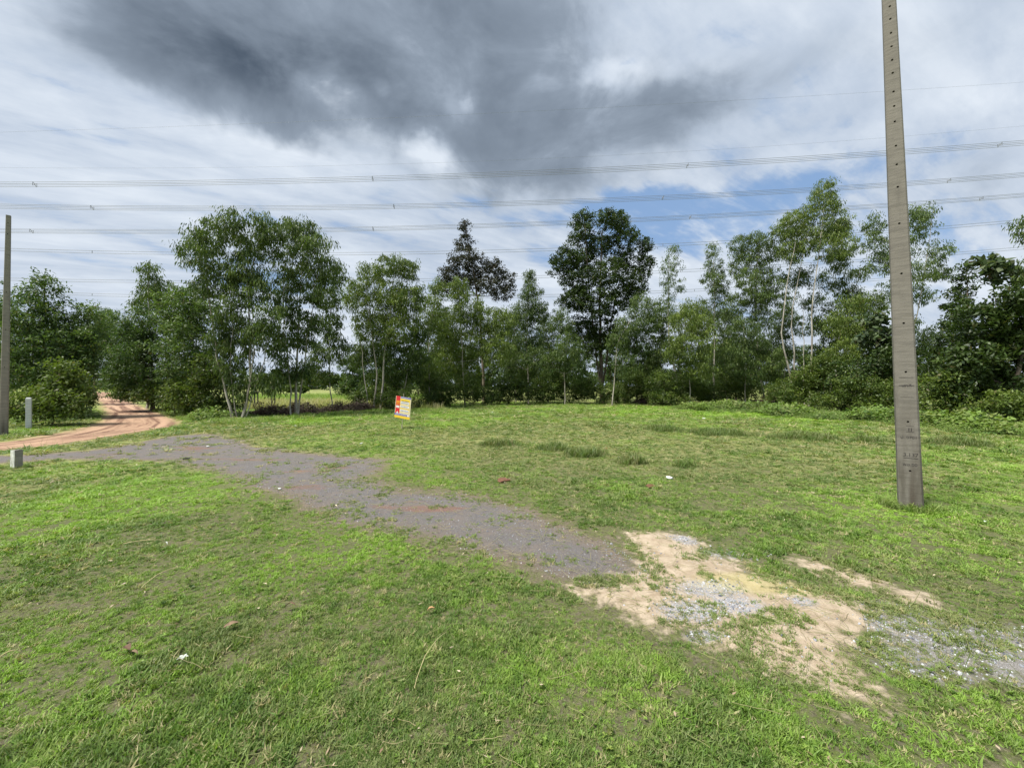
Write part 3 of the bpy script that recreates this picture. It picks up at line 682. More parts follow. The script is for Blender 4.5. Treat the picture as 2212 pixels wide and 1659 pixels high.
def tree(name, kind, base, Y, lobes, label, cat='tree', stems=None, dens=1., group=None, tr=.09, bright=0., big=1., stretch=.85, twigs=3, bark=None):
    """base (px, None or py); lobes [(px, py, rx, ry)] as seen at depth Y; real volumes with their own depth"""
    SEED[0] += 1; rs = random.Random(SEED[0]); r_ = np.random.default_rng(SEED[0]); k = Y/F
    bx = (base-CX)*k
    root = empty(name, (bx, Y, 0), label, cat, group)
    L, W, npc, cr, droop, bk = KIND[kind]; bk = bark or bk
    lob = []
    for i, (px, py, rx, ry) in enumerate(lobes):
        yo = rs.uniform(-.5, .5)*rx*k*1.2
        c = P(px, py, Y); c.y += yo
        lob.append((c, rx*k, max(rx*k*stretch, .3), ry*k))
    # stems
    if stems is None:
        top = max(lob, key=lambda l: l[0].z); mid = top[0].lerp(Vector((bx, Y, 0)), .5)
        stems = [[Vector((bx, Y, 0)), Vector((bx+(top[0].x-bx)*.35+rs.gauss(0, .15), Y+rs.gauss(0, .1), top[0].z*.5)), top[0]+Vector((0, 0, top[3]*.5))]]
        stems = [(s, tr) for s in stems]
    else:
        q = []
        for st in stems:
            pts, rr = st if isinstance(st, tuple) and isinstance(st[0], list) else (st, tr)
            yo = rs.uniform(-.5, .5)
            v = [P(a, b, Y) for a, b in pts]
            for i_, p_ in enumerate(v): p_.y += yo*(.4+.6*i_/len(v))
            v[0].z = 0
            q.append((v, rr))
        stems = q
    allp = []
    for ctrl, rr in stems:
        n = 10; pts = smooth_path(ctrl, n, rs, .035)
        rad = [rr*(1.15 if i == 0 else 1)*(1-.82*i/n) for i in range(n+1)]
        V, Fc = tubes([(pts, rad)], 7)
        o = link_mesh('trunk', raw_mesh('trunk', V, Fc, 3, smooth=True), bk, root, True)
        allp += [(p, r) for p, r in zip(pts[2:], rad[2:])]
    # clusters and limbs
    cen = []; crad = []; shade = []; limbs = []
    for c, rx, rd, rz in lob:
        area = rx*rz; n = max(6, int(dens*DK.get(kind, 1)*area*5.6/(cr*cr)+4))
        u = r_.normal(0, 1, (n, 3)); u /= np.linalg.norm(u, axis=1)[:, None]
        u *= (r_.uniform(0.12, 1, n)**.45)[:, None]
        pp = u*np.array([rx, rd, rz])+np.array(c)
        pp += r_.normal(0, .08, pp.shape)*rx
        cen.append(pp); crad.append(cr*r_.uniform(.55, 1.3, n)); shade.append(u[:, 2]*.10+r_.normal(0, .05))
        cand = [(p, r) for p, r in allp if p.z < c.z+.2*rz] or allp[:1]
        p0, r0 = min(cand, key=lambda q: (q[0]-c).length+.3*abs(q[0].z-(c.z-rz*1.1)))
        midp = p0.lerp(c, .55)+Vector((0, 0, -.12*(p0-c).length*.5))
        lp = smooth_path([p0, midp, c+Vector((0, 0, rz*.4))], 5, rs, .03)
        r1 = min(r0*.65, .05+.02*rx)
        limbs.append((lp, [r1*(1-.75*i/5) for i in range(6)]))
        for j in r_.choice(n, min(n, twigs+int(rx)), replace=False):
            e = Vector(pp[j]); s = lp[rs.randint(2, 4)]
            limbs.append((smooth_path([s, s.lerp(e, .5)+Vector((0, 0, .06*rs.uniform(-1, 1))), e], 3, rs, .02), [r1*.38, r1*.28, r1*.18, .004]))
    V, Fc = tubes(limbs, 4)
    tag(link_mesh('limbs', raw_mesh('limbs', V, Fc, 3, smooth=True), bk if kind.startswith('euc') else BARK_T, root, True), kind='stuff')
    cen = np.concatenate(cen); crad = np.concatenate(crad); shade = np.concatenate(shade)
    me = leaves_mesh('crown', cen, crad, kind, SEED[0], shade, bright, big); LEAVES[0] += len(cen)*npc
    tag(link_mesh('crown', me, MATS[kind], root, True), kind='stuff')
    return root

def build_trees():
    gum = 'slender gum trees along the edge of the field'
    # --- left of the dirt road
    tree('wattle_tree', 'aca', 95, 19, [(92, 632, 34, 38), (80, 690, 62, 50), (130, 700, 55, 55), (40, 740, 60, 60), (110, 760, 75, 60), (165, 770, 45, 60), (60, 810, 70, 50), (150, 820, 50, 45)],
         'dense bushy bluish-green tree with a pointed top, left of the dirt road', dens=1.5, tr=.12)
    tree('wattle_tree', 'aca', -60, 21, [(0, 690, 45, 45), (-70, 660, 70, 60), (-90, 740, 90, 70), (-20, 780, 60, 60), (-170, 700, 90, 90)],
         'dark bushy tree cut off by the left edge behind the far concrete pole', dens=1.4, tr=.12)
    tree('wattle_tree', 'aca', 195, 33, [(190, 700, 35, 35), (180, 740, 34, 45), (182, 780, 26, 35), (160, 790, 30, 40), (172, 825, 24, 22), (140, 740, 40, 50)], 'small dark tree arching over the road on its left side', dens=1.4, tr=.09)
    tree('roadside_shrub', 'shrub', 110, 15.5, [(105, 800, 34, 28), (130, 835, 40, 30), (95, 850, 38, 28), (150, 865, 34, 24)], 'light green leafy shrub behind the white marker post', 'shrub', dens=1.3, bright=.18, tr=.03, twigs=4)
    tree('roadside_shrub', 'shrub', 60, 14.9, [(50, 870, 38, 26), (30, 885, 24, 22), (85, 885, 34, 22), (110, 890, 30, 18)], 'low yellowish weedy shrub between far pole and white marker post', 'shrub', dens=1.2, bright=.25, tr=.02, twigs=5)
    tree('roadside_shrub', 'shrub', 180, 22, [(165, 850, 30, 24), (185, 865, 16, 14), (150, 880, 26, 14)], 'dark low shrub on the left verge of the dirt road', 'shrub', dens=1.3, bright=-.02, tr=.03)
    # --- right of the road
    tree('wattle_tree', 'aca', 262, 40, [(235, 690, 22, 28), (250, 730, 34, 36), (245, 775, 34, 40), (280, 790, 36, 40), (250, 815, 28, 26), (240, 832, 18, 12), (228, 750, 20, 30)], 'narrow dark tree at the right side of the road gap', dens=1.5, tr=.10)
    tree('gum_tree', 'euc', 318, 27, [(330, 592, 20, 22), (322, 620, 34, 28), (305, 650, 38, 26), (345, 645, 24, 26)], 'small airy gum tree rising above the green mass right of the road', dens=.9, tr=.09, group=gum)
    tree('wattle_tree', 'aca', 330, 25, [(310, 700, 45, 40), (290, 745, 45, 45), (350, 720, 55, 45), (330, 780, 60, 50), (280, 800, 40, 34), (370, 810, 50, 45), (300, 835, 44, 22), (255, 815, 26, 30), (250, 770, 24, 30), (275, 845, 34, 12)], 'broad dense tree right of the dirt road bend', dens=1.5, tr=.13, bright=-.04)
    tree('wattle_tree', 'aca', 420, 21, [(400, 640, 45, 36), (430, 670, 60, 50), (385, 700, 50, 45), (440, 740, 60, 60), (395, 780, 55, 50), (450, 800, 45, 45), (375, 660, 36, 36)], 'tall leafy green tree left of the white-stemmed gum clump', dens=1.25, tr=.12, bright=.10)
    tree('roadside_shrub', 'shrub', 400, 20.5, [(385, 840, 40, 30), (420, 850, 40, 30), (360, 860, 34, 22), (440, 870, 40, 22), (400, 878, 40, 14)], 'bushy green shrub at the foot of the trees beside the road bend', 'shrub', dens=1.3, bright=.04, tr=.03)
    tree('roadside_shrub', 'shrub', 330, 24, [(325, 848, 40, 22), (290, 850, 34, 16), (350, 866, 34, 12), (268, 850, 24, 12)], 'long low dark shrub lining the right verge of the dirt road', 'shrub', dens=1.4, bright=-.05, tr=.03)
    tree('wattle_tree', 'aca', 205, 48, [(200, 730, 22, 24), (212, 715, 20, 22), (215, 745, 22, 22), (200, 762, 18, 18)], 'distant tree closing the sky above the road gap', dens=1.3, tr=.10, big=1.3)
    tree('roadside_shrub', 'shrub', 480, 20, [(470, 840, 34, 40), (455, 800, 34, 34), (490, 880, 30, 14), (455, 885, 30, 14)], 'dark shrub around the foot of the leaning white gum stem', 'shrub', dens=1.2, bright=-.06, tr=.03)
    # --- white-stemmed clump
    tree('gum_tree', 'euc', 520, 19.3, [(425, 520, 34, 28), (465, 505, 40, 28), (440, 560, 40, 34), (520, 490, 34, 26), (505, 530, 46, 34), (560, 480, 32, 24), (560, 520, 40, 34), (540, 575, 44, 34), (485, 590, 36, 34), (585, 500, 26, 30), (450, 620, 34, 34), (560, 630, 36, 34), (520, 665, 30, 30), (590, 690, 30, 34), (480, 690, 34, 34), (600, 760, 26, 30), (500, 760, 30, 40), (470, 740, 30, 34), (520, 620, 40, 34), (570, 730, 30, 34), (560, 820, 34, 30), (590, 840, 24, 16), (530, 720, 30, 40), (480, 800, 30, 34), (515, 840, 24, 30)],
         'tall gum clump with several pale leaning stems right of the road bend', stems=[([(500, 900), (485, 840), (466, 770), (455, 700), (440, 560)], .065), ([(520, 905), (536, 830), (532, 740), (530, 620), (555, 500)], .075), ([(524, 903), (545, 810), (548, 700), (520, 520)], .038), ([(528, 903), (560, 800), (580, 700), (585, 560)], .032), ([(512, 903), (495, 800), (500, 690), (490, 560)], .026)], dens=.92, tr=.06, group=gum)
    tree('gum_tree', 'euc', 637, 21, [(630, 485, 26, 24), (650, 500, 34, 28), (640, 545, 44, 34), (690, 545, 38, 32), (705, 585, 30, 30), (660, 595, 46, 34), (620, 610, 36, 34), (690, 640, 34, 26), (630, 665, 36, 26), (650, 740, 30, 22), (612, 730, 30, 30), (690, 700, 26, 24), (620, 800, 26, 30), (650, 700, 34, 30), (660, 800, 20, 24)],
         'gum tree with upright double stem and rounded top, second of the tall left clump', stems=[([(637, 893), (638, 800), (642, 700), (650, 560)], .08), ([(645, 893), (660, 780), (672, 680), (690, 560)], .05), ([(632, 893), (632, 800), (620, 700), (625, 560)], .045)], dens=.95, group=gum)
    tree('gum_sapling', 'euc', 715, 24, [(725, 600, 22, 28), (715, 650, 26, 34), (720, 710, 26, 34), (700, 770, 34, 28), (735, 760, 20, 30), (690, 810, 34, 22)], 'thin gum sapling in the open gap where the field beyond shows', dens=1.0, tr=.04, group=gum)
    # --- centre clump
    tree('gum_tree', 'eucl', 825, 26, [(800, 590, 34, 24), (850, 580, 34, 22), (885, 590, 24, 26), (775, 640, 38, 34), (835, 640, 52, 40), (885, 650, 34, 40), (800, 700, 46, 40), (860, 710, 48, 44)],
         'rounded pale-topped gum behind the for-sale sign, left of centre', stems=[([(808, 885), (812, 800), (800, 700), (790, 610)], .06), ([(822, 885), (828, 780), (840, 690), (850, 590)], .07), ([(795, 885), (785, 800), (776, 720)], .04)], dens=1.1, group=gum)
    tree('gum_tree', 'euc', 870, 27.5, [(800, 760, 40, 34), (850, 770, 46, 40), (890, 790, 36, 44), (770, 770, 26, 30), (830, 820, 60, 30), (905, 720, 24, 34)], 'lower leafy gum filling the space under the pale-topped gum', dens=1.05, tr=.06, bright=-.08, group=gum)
    tree('gum_tree', 'eucl', 930, 29, [(945, 620, 18, 24), (935, 670, 30, 38), (930, 730, 28, 44), (925, 800, 30, 40)], 'thin wispy gum between the pale-topped gum and dusky tree', dens=.75, tr=.05, group=gum)
    tree('dusky_tree', 'red', 1045, 41, [(1005, 495, 12, 16), (1005, 525, 22, 20), (1000, 560, 34, 24), (970, 590, 30, 26), (1030, 575, 34, 26), (1065, 585, 26, 26), (965, 620, 26, 20), (1050, 620, 34, 20), (1095, 605, 24, 24), (1085, 635, 26, 16), (1010, 610, 30, 24)],
         'dusky reddish-dark tree with pointed top behind the centre gums', dens=1.25, tr=.17)
    tree('gum_tree', 'eucl', 1005, 31, [(990, 630, 26, 30), (1010, 670, 40, 34), (975, 710, 34, 40), (1050, 690, 38, 34), (1085, 700, 28, 38), (1020, 740, 46, 40), (1070, 760, 40, 40), (970, 780, 34, 36), (1010, 805, 34, 30)],
         'broad fresh-green gum in front of the dusky tree', dens=1.0, tr=.07, bright=.02, group=gum)
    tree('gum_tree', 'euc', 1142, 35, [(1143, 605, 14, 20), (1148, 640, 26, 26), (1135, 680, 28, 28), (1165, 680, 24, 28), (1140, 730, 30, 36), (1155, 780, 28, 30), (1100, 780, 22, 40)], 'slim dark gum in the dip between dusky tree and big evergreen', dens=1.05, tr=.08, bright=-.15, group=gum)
    tree('evergreen_tree', 'dark', 1300, 37, [(1262, 470, 22, 22), (1255, 505, 30, 28), (1310, 480, 32, 22), (1340, 475, 24, 22), (1350, 520, 34, 30), (1300, 525, 36, 28), (1225, 560, 34, 26), (1205, 580, 24, 18), (1265, 560, 34, 26), (1345, 560, 30, 24), (1395, 535, 16, 18), (1390, 570, 24, 24), (1375, 610, 34, 28), (1250, 610, 42, 30), (1310, 600, 46, 32), (1240, 650, 38, 30), (1290, 660, 50, 38), (1345, 645, 36, 28), (1265, 710, 46, 34), (1310, 725, 40, 36), (1275, 750, 30, 24)],
         'tallest dark evergreen tree, wide lobed crown on one straight trunk, right of centre', stems=[([(1301, 868), (1298, 780), (1296, 680), (1300, 500)], .24), ([(1298, 690), (1270, 600), (1262, 490)], .10), ([(1299, 690), (1335, 620), (1380, 560)], .10)], dens=1.35)
    tree('gum_tree', 'euc', 1220, 33, [(1215, 700, 24, 36), (1225, 760, 34, 40), (1190, 790, 24, 34), (1240, 800, 30, 30)], 'drooping gum tucked under the left side of the big evergreen', dens=1.1, tr=.06, bright=-.08, group=gum)
    tree('gum_tree', 'euc', 1322, 32, [(1385, 660, 30, 26), (1360, 700, 30, 26), (1400, 700, 26, 30), (1340, 740, 26, 26), (1350, 790, 30, 34)], 'light gum leaning out below the right side of the big evergreen', stems=[([(1322, 862), (1330, 800), (1335, 740), (1370, 680)], .055)], dens=.8, group=gum)
    tree('gum_tree', 'euc', 1455, 33, [(1452, 550, 16, 18), (1448, 580, 26, 22), (1455, 620, 26, 26), (1440, 660, 22, 22), (1460, 690, 18, 20)], 'thinnest see-through gum with white stem between evergreen and taller right gums', stems=[([(1478, 866), (1462, 800), (1448, 740), (1446, 640), (1450, 550)], .075)], dens=.38, group=gum)
    tree('gum_sapling', 'eucl', 1490, 31, [(1500, 670, 34, 26), (1475, 700, 36, 30), (1515, 710, 30, 30), (1490, 750, 44, 36), (1455, 760, 30, 30), (1500, 800, 40, 24)], 'low fresh-green gum in front of the thinnest see-through gum', dens=1.0, tr=.05, bright=.02, group=gum)
    tree('gum_tree', 'euc', 1543, 34, [(1540, 545, 16, 16), (1548, 575, 24, 24), (1535, 610, 26, 24), (1560, 620, 26, 26), (1545, 660, 30, 28), (1530, 690, 20, 20)], 'slim gum on a straight white stem rising from the wood edge', stems=[([(1543, 876), (1543, 800), (1545, 700), (1543, 560)], .09)], dens=.62, group=gum)
    tree('gum_tree', 'euc', 1653, 33, [(1600, 530, 26, 24), (1640, 520, 26, 20), (1665, 545, 28, 26), (1615, 565, 36, 30), (1655, 590, 30, 28), (1605, 610, 28, 26), (1625, 645, 34, 28), (1640, 690, 30, 28), (1660, 640, 26, 26), (1590, 660, 26, 28)], 'leafy gum with curved pale stem just left of the tallest right gum', stems=[([(1653, 872), (1645, 820), (1634, 740), (1632, 640), (1640, 540)], .085)], dens=.85, group=gum)
    tree('gum_sapling', 'euc', 1610, 32, [(1600, 720, 34, 32), (1635, 750, 36, 34), (1580, 770, 30, 34), (1660, 780, 30, 28), (1610, 800, 44, 26)], 'dark low gum foliage beneath the curved-stem gum', dens=1.05, tr=.05, bright=-.05, group=gum)
    tree('gum_tree', 'eucl', 1745, 31, [(1780, 415, 24, 20), (1775, 450, 34, 26), (1735, 470, 34, 26), (1705, 490, 26, 26), (1795, 490, 34, 30), (1755, 510, 44, 32), (1820, 500, 22, 26), (1720, 540, 30, 28), (1790, 545, 38, 30), (1825, 560, 22, 26)],
         'tallest pale-green gum on the right with several bare leaning stems', stems=[([(1706, 868), (1702, 800), (1684, 720), (1700, 600), (1715, 520)], .085), ([(1722, 868), (1720, 780), (1715, 680), (1750, 500)], .08), ([(1745, 868), (1748, 780), (1752, 650), (1775, 440)], .09), ([(1738, 868), (1736, 760), (1735, 660)], .05)], dens=1.0, group=gum)
    tree('gum_tree', 'euc', 1790, 32.5, [(1800, 600, 34, 26), (1740, 600, 26, 26), (1830, 620, 26, 20), (1770, 650, 30, 24), (1830, 660, 30, 20), (1860, 590, 20, 20), (1700, 650, 26, 26), (1800, 690, 34, 24), (1760, 700, 30, 26), (1715, 600, 26, 26), (1850, 640, 26, 24), (1670, 620, 24, 26)], 'sparse lower gum foliage under the tallest right gum', dens=.6, tr=.06, group=gum)
    tree('gum_tree', 'euc', 1945, 29, [(1990, 460, 26, 20), (1960, 480, 26, 24), (1905, 480, 26, 22), (2005, 500, 28, 22), (1895, 520, 26, 22), (1950, 530, 40, 30), (2010, 550, 26, 24), (1910, 570, 34, 24), (1970, 590, 36, 28), (1935, 630, 36, 26), (2030, 590, 20, 24), (1985, 640, 24, 20), (1965, 700, 22, 26)],
         'open-crowned gum standing behind the near concrete pole', stems=[([(1945, 880), (1942, 760), (1940, 640), (1955, 480)], .10), ([(1950, 880), (1960, 740), (1985, 620), (2000, 480)], .06)], dens=.66, group=gum)
    tree('sapling', 'eucl', 1850, 27, [(1850, 660, 30, 26), (1830, 700, 40, 34), (1870, 730, 40, 34), (1820, 760, 40, 30)], 'yellowish-green young tree left of the near pole, behind the big-leaved sapling', dens=.9, tr=.05, bright=.05)
    tree('big_leaved_sapling', 'teak', 1880, 24, [(1890, 690, 24, 18), (1905, 720, 26, 20), (1870, 730, 20, 20), (1915, 760, 20, 16)], 'sapling with very large drooping leaves just left of the near pole', dens=1.5, tr=.04, bark=BARK_B)
    tree('dark_tree', 'dark', 1900, 24, [(1880, 790, 50, 36), (1930, 770, 44, 40), (1960, 800, 44, 40), (1830, 810, 44, 34)], 'dark dense small tree directly behind the near pole', dens=1.5, tr=.07, bright=.05)
    # --- right edge
    tree('spire_tree', 'dark', 2080, 24, [(2085, 575, 7, 14), (2085, 600, 14, 14), (2080, 630, 24, 20), (2060, 665, 26, 20), (2090, 670, 30, 24), (2050, 705, 26, 18), (2030, 740, 26, 18), (2080, 720, 34, 26), (2040, 780, 34, 30)], 'dark narrow spire-topped tree just right of the near pole', dens=1.0, tr=.08, bright=.05)
    tree('dark_tree', 'dark', 2170, 17.5, [(2180, 650, 60, 34), (2130, 690, 46, 40), (2210, 700, 70, 50), (2150, 750, 60, 50), (2230, 780, 80, 60), (2110, 790, 50, 44), (2180, 830, 60, 40), (2260, 640, 50, 40), (2290, 720, 70, 70), (2100, 840, 44, 30)],
         'massive dark dense tree filling the right edge', dens=1.7, tr=.14, bright=.12)
    tree('big_leaved_sapling', 'teak', 2152, 19.5, [(2148, 560, 20, 12), (2158, 580, 16, 12), (2132, 578, 14, 12), (2145, 605, 16, 10), (2195, 610, 18, 10), (2205, 585, 14, 10)], 'big-leaved sapling sticking up above the massive dark tree at right', dens=1.6, tr=.035, bark=BARK_B)
    tree('gum_tree', 'euc', 2245, 18.5, [(2222, 480, 20, 16), (2235, 530, 24, 24), (2222, 500, 12, 24), (2215, 575, 20, 14), (2250, 590, 30, 24)], 'gum branch tips reaching in at the right edge above the dark tree', dens=.8, tr=.06, group=gum)
    fill = 'leafy gums filling the middle of the wood'
    for b, Y, l, lab, br in [
        (955, 33, [(950, 690, 30, 34), (965, 750, 34, 40), (940, 800, 30, 34)], 'leafy gum filling behind the sign, between wispy gum and fresh-green gum', -.05),
        (1115, 37, [(1110, 690, 26, 34), (1095, 740, 34, 40), (1120, 800, 34, 34)], 'leafy gum filling right of the fresh-green gum', -.02),
        (1185, 39, [(1180, 720, 26, 40), (1190, 790, 34, 40)], 'leafy gum filling left of the evergreen', -.08),
        (1375, 38, [(1370, 730, 34, 40), (1385, 790, 40, 36)], 'leafy gum filling right of the evergreen trunk', -.02),
        (1425, 37, [(1420, 690, 30, 36), (1430, 750, 34, 40), (1410, 800, 34, 34)], 'leafy gum filling left of the thinnest gum', .02),
        (1570, 37, [(1570, 700, 36, 34), (1560, 760, 40, 40), (1585, 810, 40, 30)], 'leafy gum filling between straight white stem and curved pale stem', -.02),
        (1690, 36, [(1690, 700, 30, 36), (1680, 760, 40, 40), (1700, 810, 40, 30)], 'leafy gum filling left of the bare leaning stems', .0),
        (1780, 35, [(1790, 720, 36, 34), (1770, 780, 44, 40)], 'leafy gum filling behind the bare leaning stems', -.02),
        (1880, 33, [(1890, 660, 36, 34), (1860, 720, 40, 40)], 'leafy gum filling between tallest right gum and near pole', .03),
        (2000, 31, [(2000, 740, 30, 40), (2010, 800, 36, 34)], 'leafy gum filling right behind the near pole', -.05)]:
        tree('gum_tree', 'euc', b, Y, l, lab, dens=1.1, tr=.06, group=fill, bright=br)
    # --- undergrowth along the wood edge
    ug = 'dark undergrowth shrubs along the foot of the wood'
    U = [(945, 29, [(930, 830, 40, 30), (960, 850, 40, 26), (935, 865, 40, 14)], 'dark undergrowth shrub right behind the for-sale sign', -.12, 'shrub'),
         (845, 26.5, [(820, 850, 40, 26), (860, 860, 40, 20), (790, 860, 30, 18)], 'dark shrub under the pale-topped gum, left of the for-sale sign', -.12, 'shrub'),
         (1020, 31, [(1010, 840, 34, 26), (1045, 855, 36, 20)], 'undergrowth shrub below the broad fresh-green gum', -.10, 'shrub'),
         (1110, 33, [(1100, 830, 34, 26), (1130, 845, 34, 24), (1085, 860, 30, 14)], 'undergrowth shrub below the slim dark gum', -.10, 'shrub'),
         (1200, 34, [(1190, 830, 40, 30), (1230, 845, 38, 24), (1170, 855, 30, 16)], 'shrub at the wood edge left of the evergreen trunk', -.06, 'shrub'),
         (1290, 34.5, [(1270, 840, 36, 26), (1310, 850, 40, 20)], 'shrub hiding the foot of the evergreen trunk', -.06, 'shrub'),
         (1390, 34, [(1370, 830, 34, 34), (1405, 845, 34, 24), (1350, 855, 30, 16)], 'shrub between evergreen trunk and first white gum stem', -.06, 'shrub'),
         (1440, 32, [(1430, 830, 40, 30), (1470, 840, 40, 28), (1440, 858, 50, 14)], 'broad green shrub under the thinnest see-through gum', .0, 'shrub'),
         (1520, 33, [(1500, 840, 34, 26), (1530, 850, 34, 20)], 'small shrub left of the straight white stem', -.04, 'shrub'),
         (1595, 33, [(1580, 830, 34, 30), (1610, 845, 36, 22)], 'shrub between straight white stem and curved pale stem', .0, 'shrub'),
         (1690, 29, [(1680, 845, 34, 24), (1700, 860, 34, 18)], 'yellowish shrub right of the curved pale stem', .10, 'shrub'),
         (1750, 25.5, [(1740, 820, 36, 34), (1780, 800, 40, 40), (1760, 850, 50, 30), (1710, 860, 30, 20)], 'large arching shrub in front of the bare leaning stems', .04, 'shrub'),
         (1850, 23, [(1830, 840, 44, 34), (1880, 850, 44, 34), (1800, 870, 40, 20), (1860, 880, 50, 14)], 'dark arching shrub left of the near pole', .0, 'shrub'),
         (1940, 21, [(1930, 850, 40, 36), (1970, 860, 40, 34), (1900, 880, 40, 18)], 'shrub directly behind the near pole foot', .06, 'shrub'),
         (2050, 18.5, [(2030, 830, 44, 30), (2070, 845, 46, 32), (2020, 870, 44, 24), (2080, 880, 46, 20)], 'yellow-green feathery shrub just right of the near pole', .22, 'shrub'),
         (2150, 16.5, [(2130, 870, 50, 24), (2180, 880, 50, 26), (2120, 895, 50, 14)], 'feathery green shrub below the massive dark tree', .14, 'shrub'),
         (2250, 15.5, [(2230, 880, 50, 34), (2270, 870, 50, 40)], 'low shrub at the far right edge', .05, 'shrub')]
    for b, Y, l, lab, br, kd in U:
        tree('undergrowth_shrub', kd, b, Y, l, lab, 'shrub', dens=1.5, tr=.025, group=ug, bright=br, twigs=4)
    # --- second row deeper in the wood, closing the view between stems
    bgd = 'background trees deeper in the wood'
    rs = random.Random(77)
    for i, px in enumerate([780, 850, 915, 985, 1055, 1120, 1185, 1250, 1330, 1400, 1470, 1530, 1600, 1670, 1740, 1810, 1880, 1950, 2030]):
        Y = rs.uniform(42, 52); top = rs.uniform(715, 755) if px > 900 else rs.uniform(760, 790); px += rs.uniform(-12, 12)
        where = ['behind the pale-topped gum', 'behind the lower leafy gum', 'behind the wispy gum', 'beneath the dusky tree', 'between fresh-green gum and dusky tree foot', 'behind the slim dark gum', 'left of the evergreen crown base',
                 'behind the evergreen left limb', 'right of the evergreen trunk', 'behind the light leaning gum', 'behind the thinnest gum', 'behind the straight white stem', 'behind the curved pale stem', 'left of the bare leaning stems',
                 'behind the bare leaning stems', 'behind the arching shrub', 'behind the big-leaved sapling', 'behind the near pole', 'behind the spire-topped tree'][i]
        tree('background_tree', 'aca', px, Y, [(px-18, top+20, 22, 20), (px+14, top+34, 26, 24), (px-14, top+66, 34, 30), (px+20, top+90, 30, 26)],
             'small background tree deeper in the wood, ' + where, dens=.9, tr=.10, group=bgd, big=1.35, twigs=2, bright=-.05)
    for b, Y, l, lab in [(600, 62, [(590, 822, 18, 12), (612, 826, 18, 10)], 'dark field bush seen between the two tall gum clumps'), (668, 70, [(660, 818, 18, 12), (682, 824, 16, 10)], 'field bush just right of the double-stemmed gum'),
                         (725, 58, [(715, 820, 20, 14), (742, 826, 18, 10)], 'field bush behind the thin gum sapling'), (560, 75, [(556, 820, 14, 12)], 'small field bush left in the gap under the gums'),
                         (640, 46, [(630, 838, 16, 7), (655, 840, 14, 6)], 'low scrub clump in the nearer part of the field'), (760, 50, [(755, 836, 20, 8), (778, 838, 14, 7)], 'low scrub clump beside the pale-topped gum')]:
        tree('field_bush', 'shrub', b, Y, l, lab, 'bush', dens=1.2, tr=.05, big=2.2, twigs=2, group='bushes out in the field beyond the gums')
    for i, (px, w) in enumerate([(205, 'middle of the gap'), (232, 'right in the gap'), (180, 'left in the gap')]):
        tree('background_bush', 'shrub', px, 122+4*i, [(px-6, 826, 10, 5), (px+6, 829, 10, 4)], 'far low bush past the end of the dirt road, ' + w, 'bush', dens=.5, tr=.1, big=4, group='far bushes past the end of the road')
build_trees()
print('leaves', LEAVES[0])

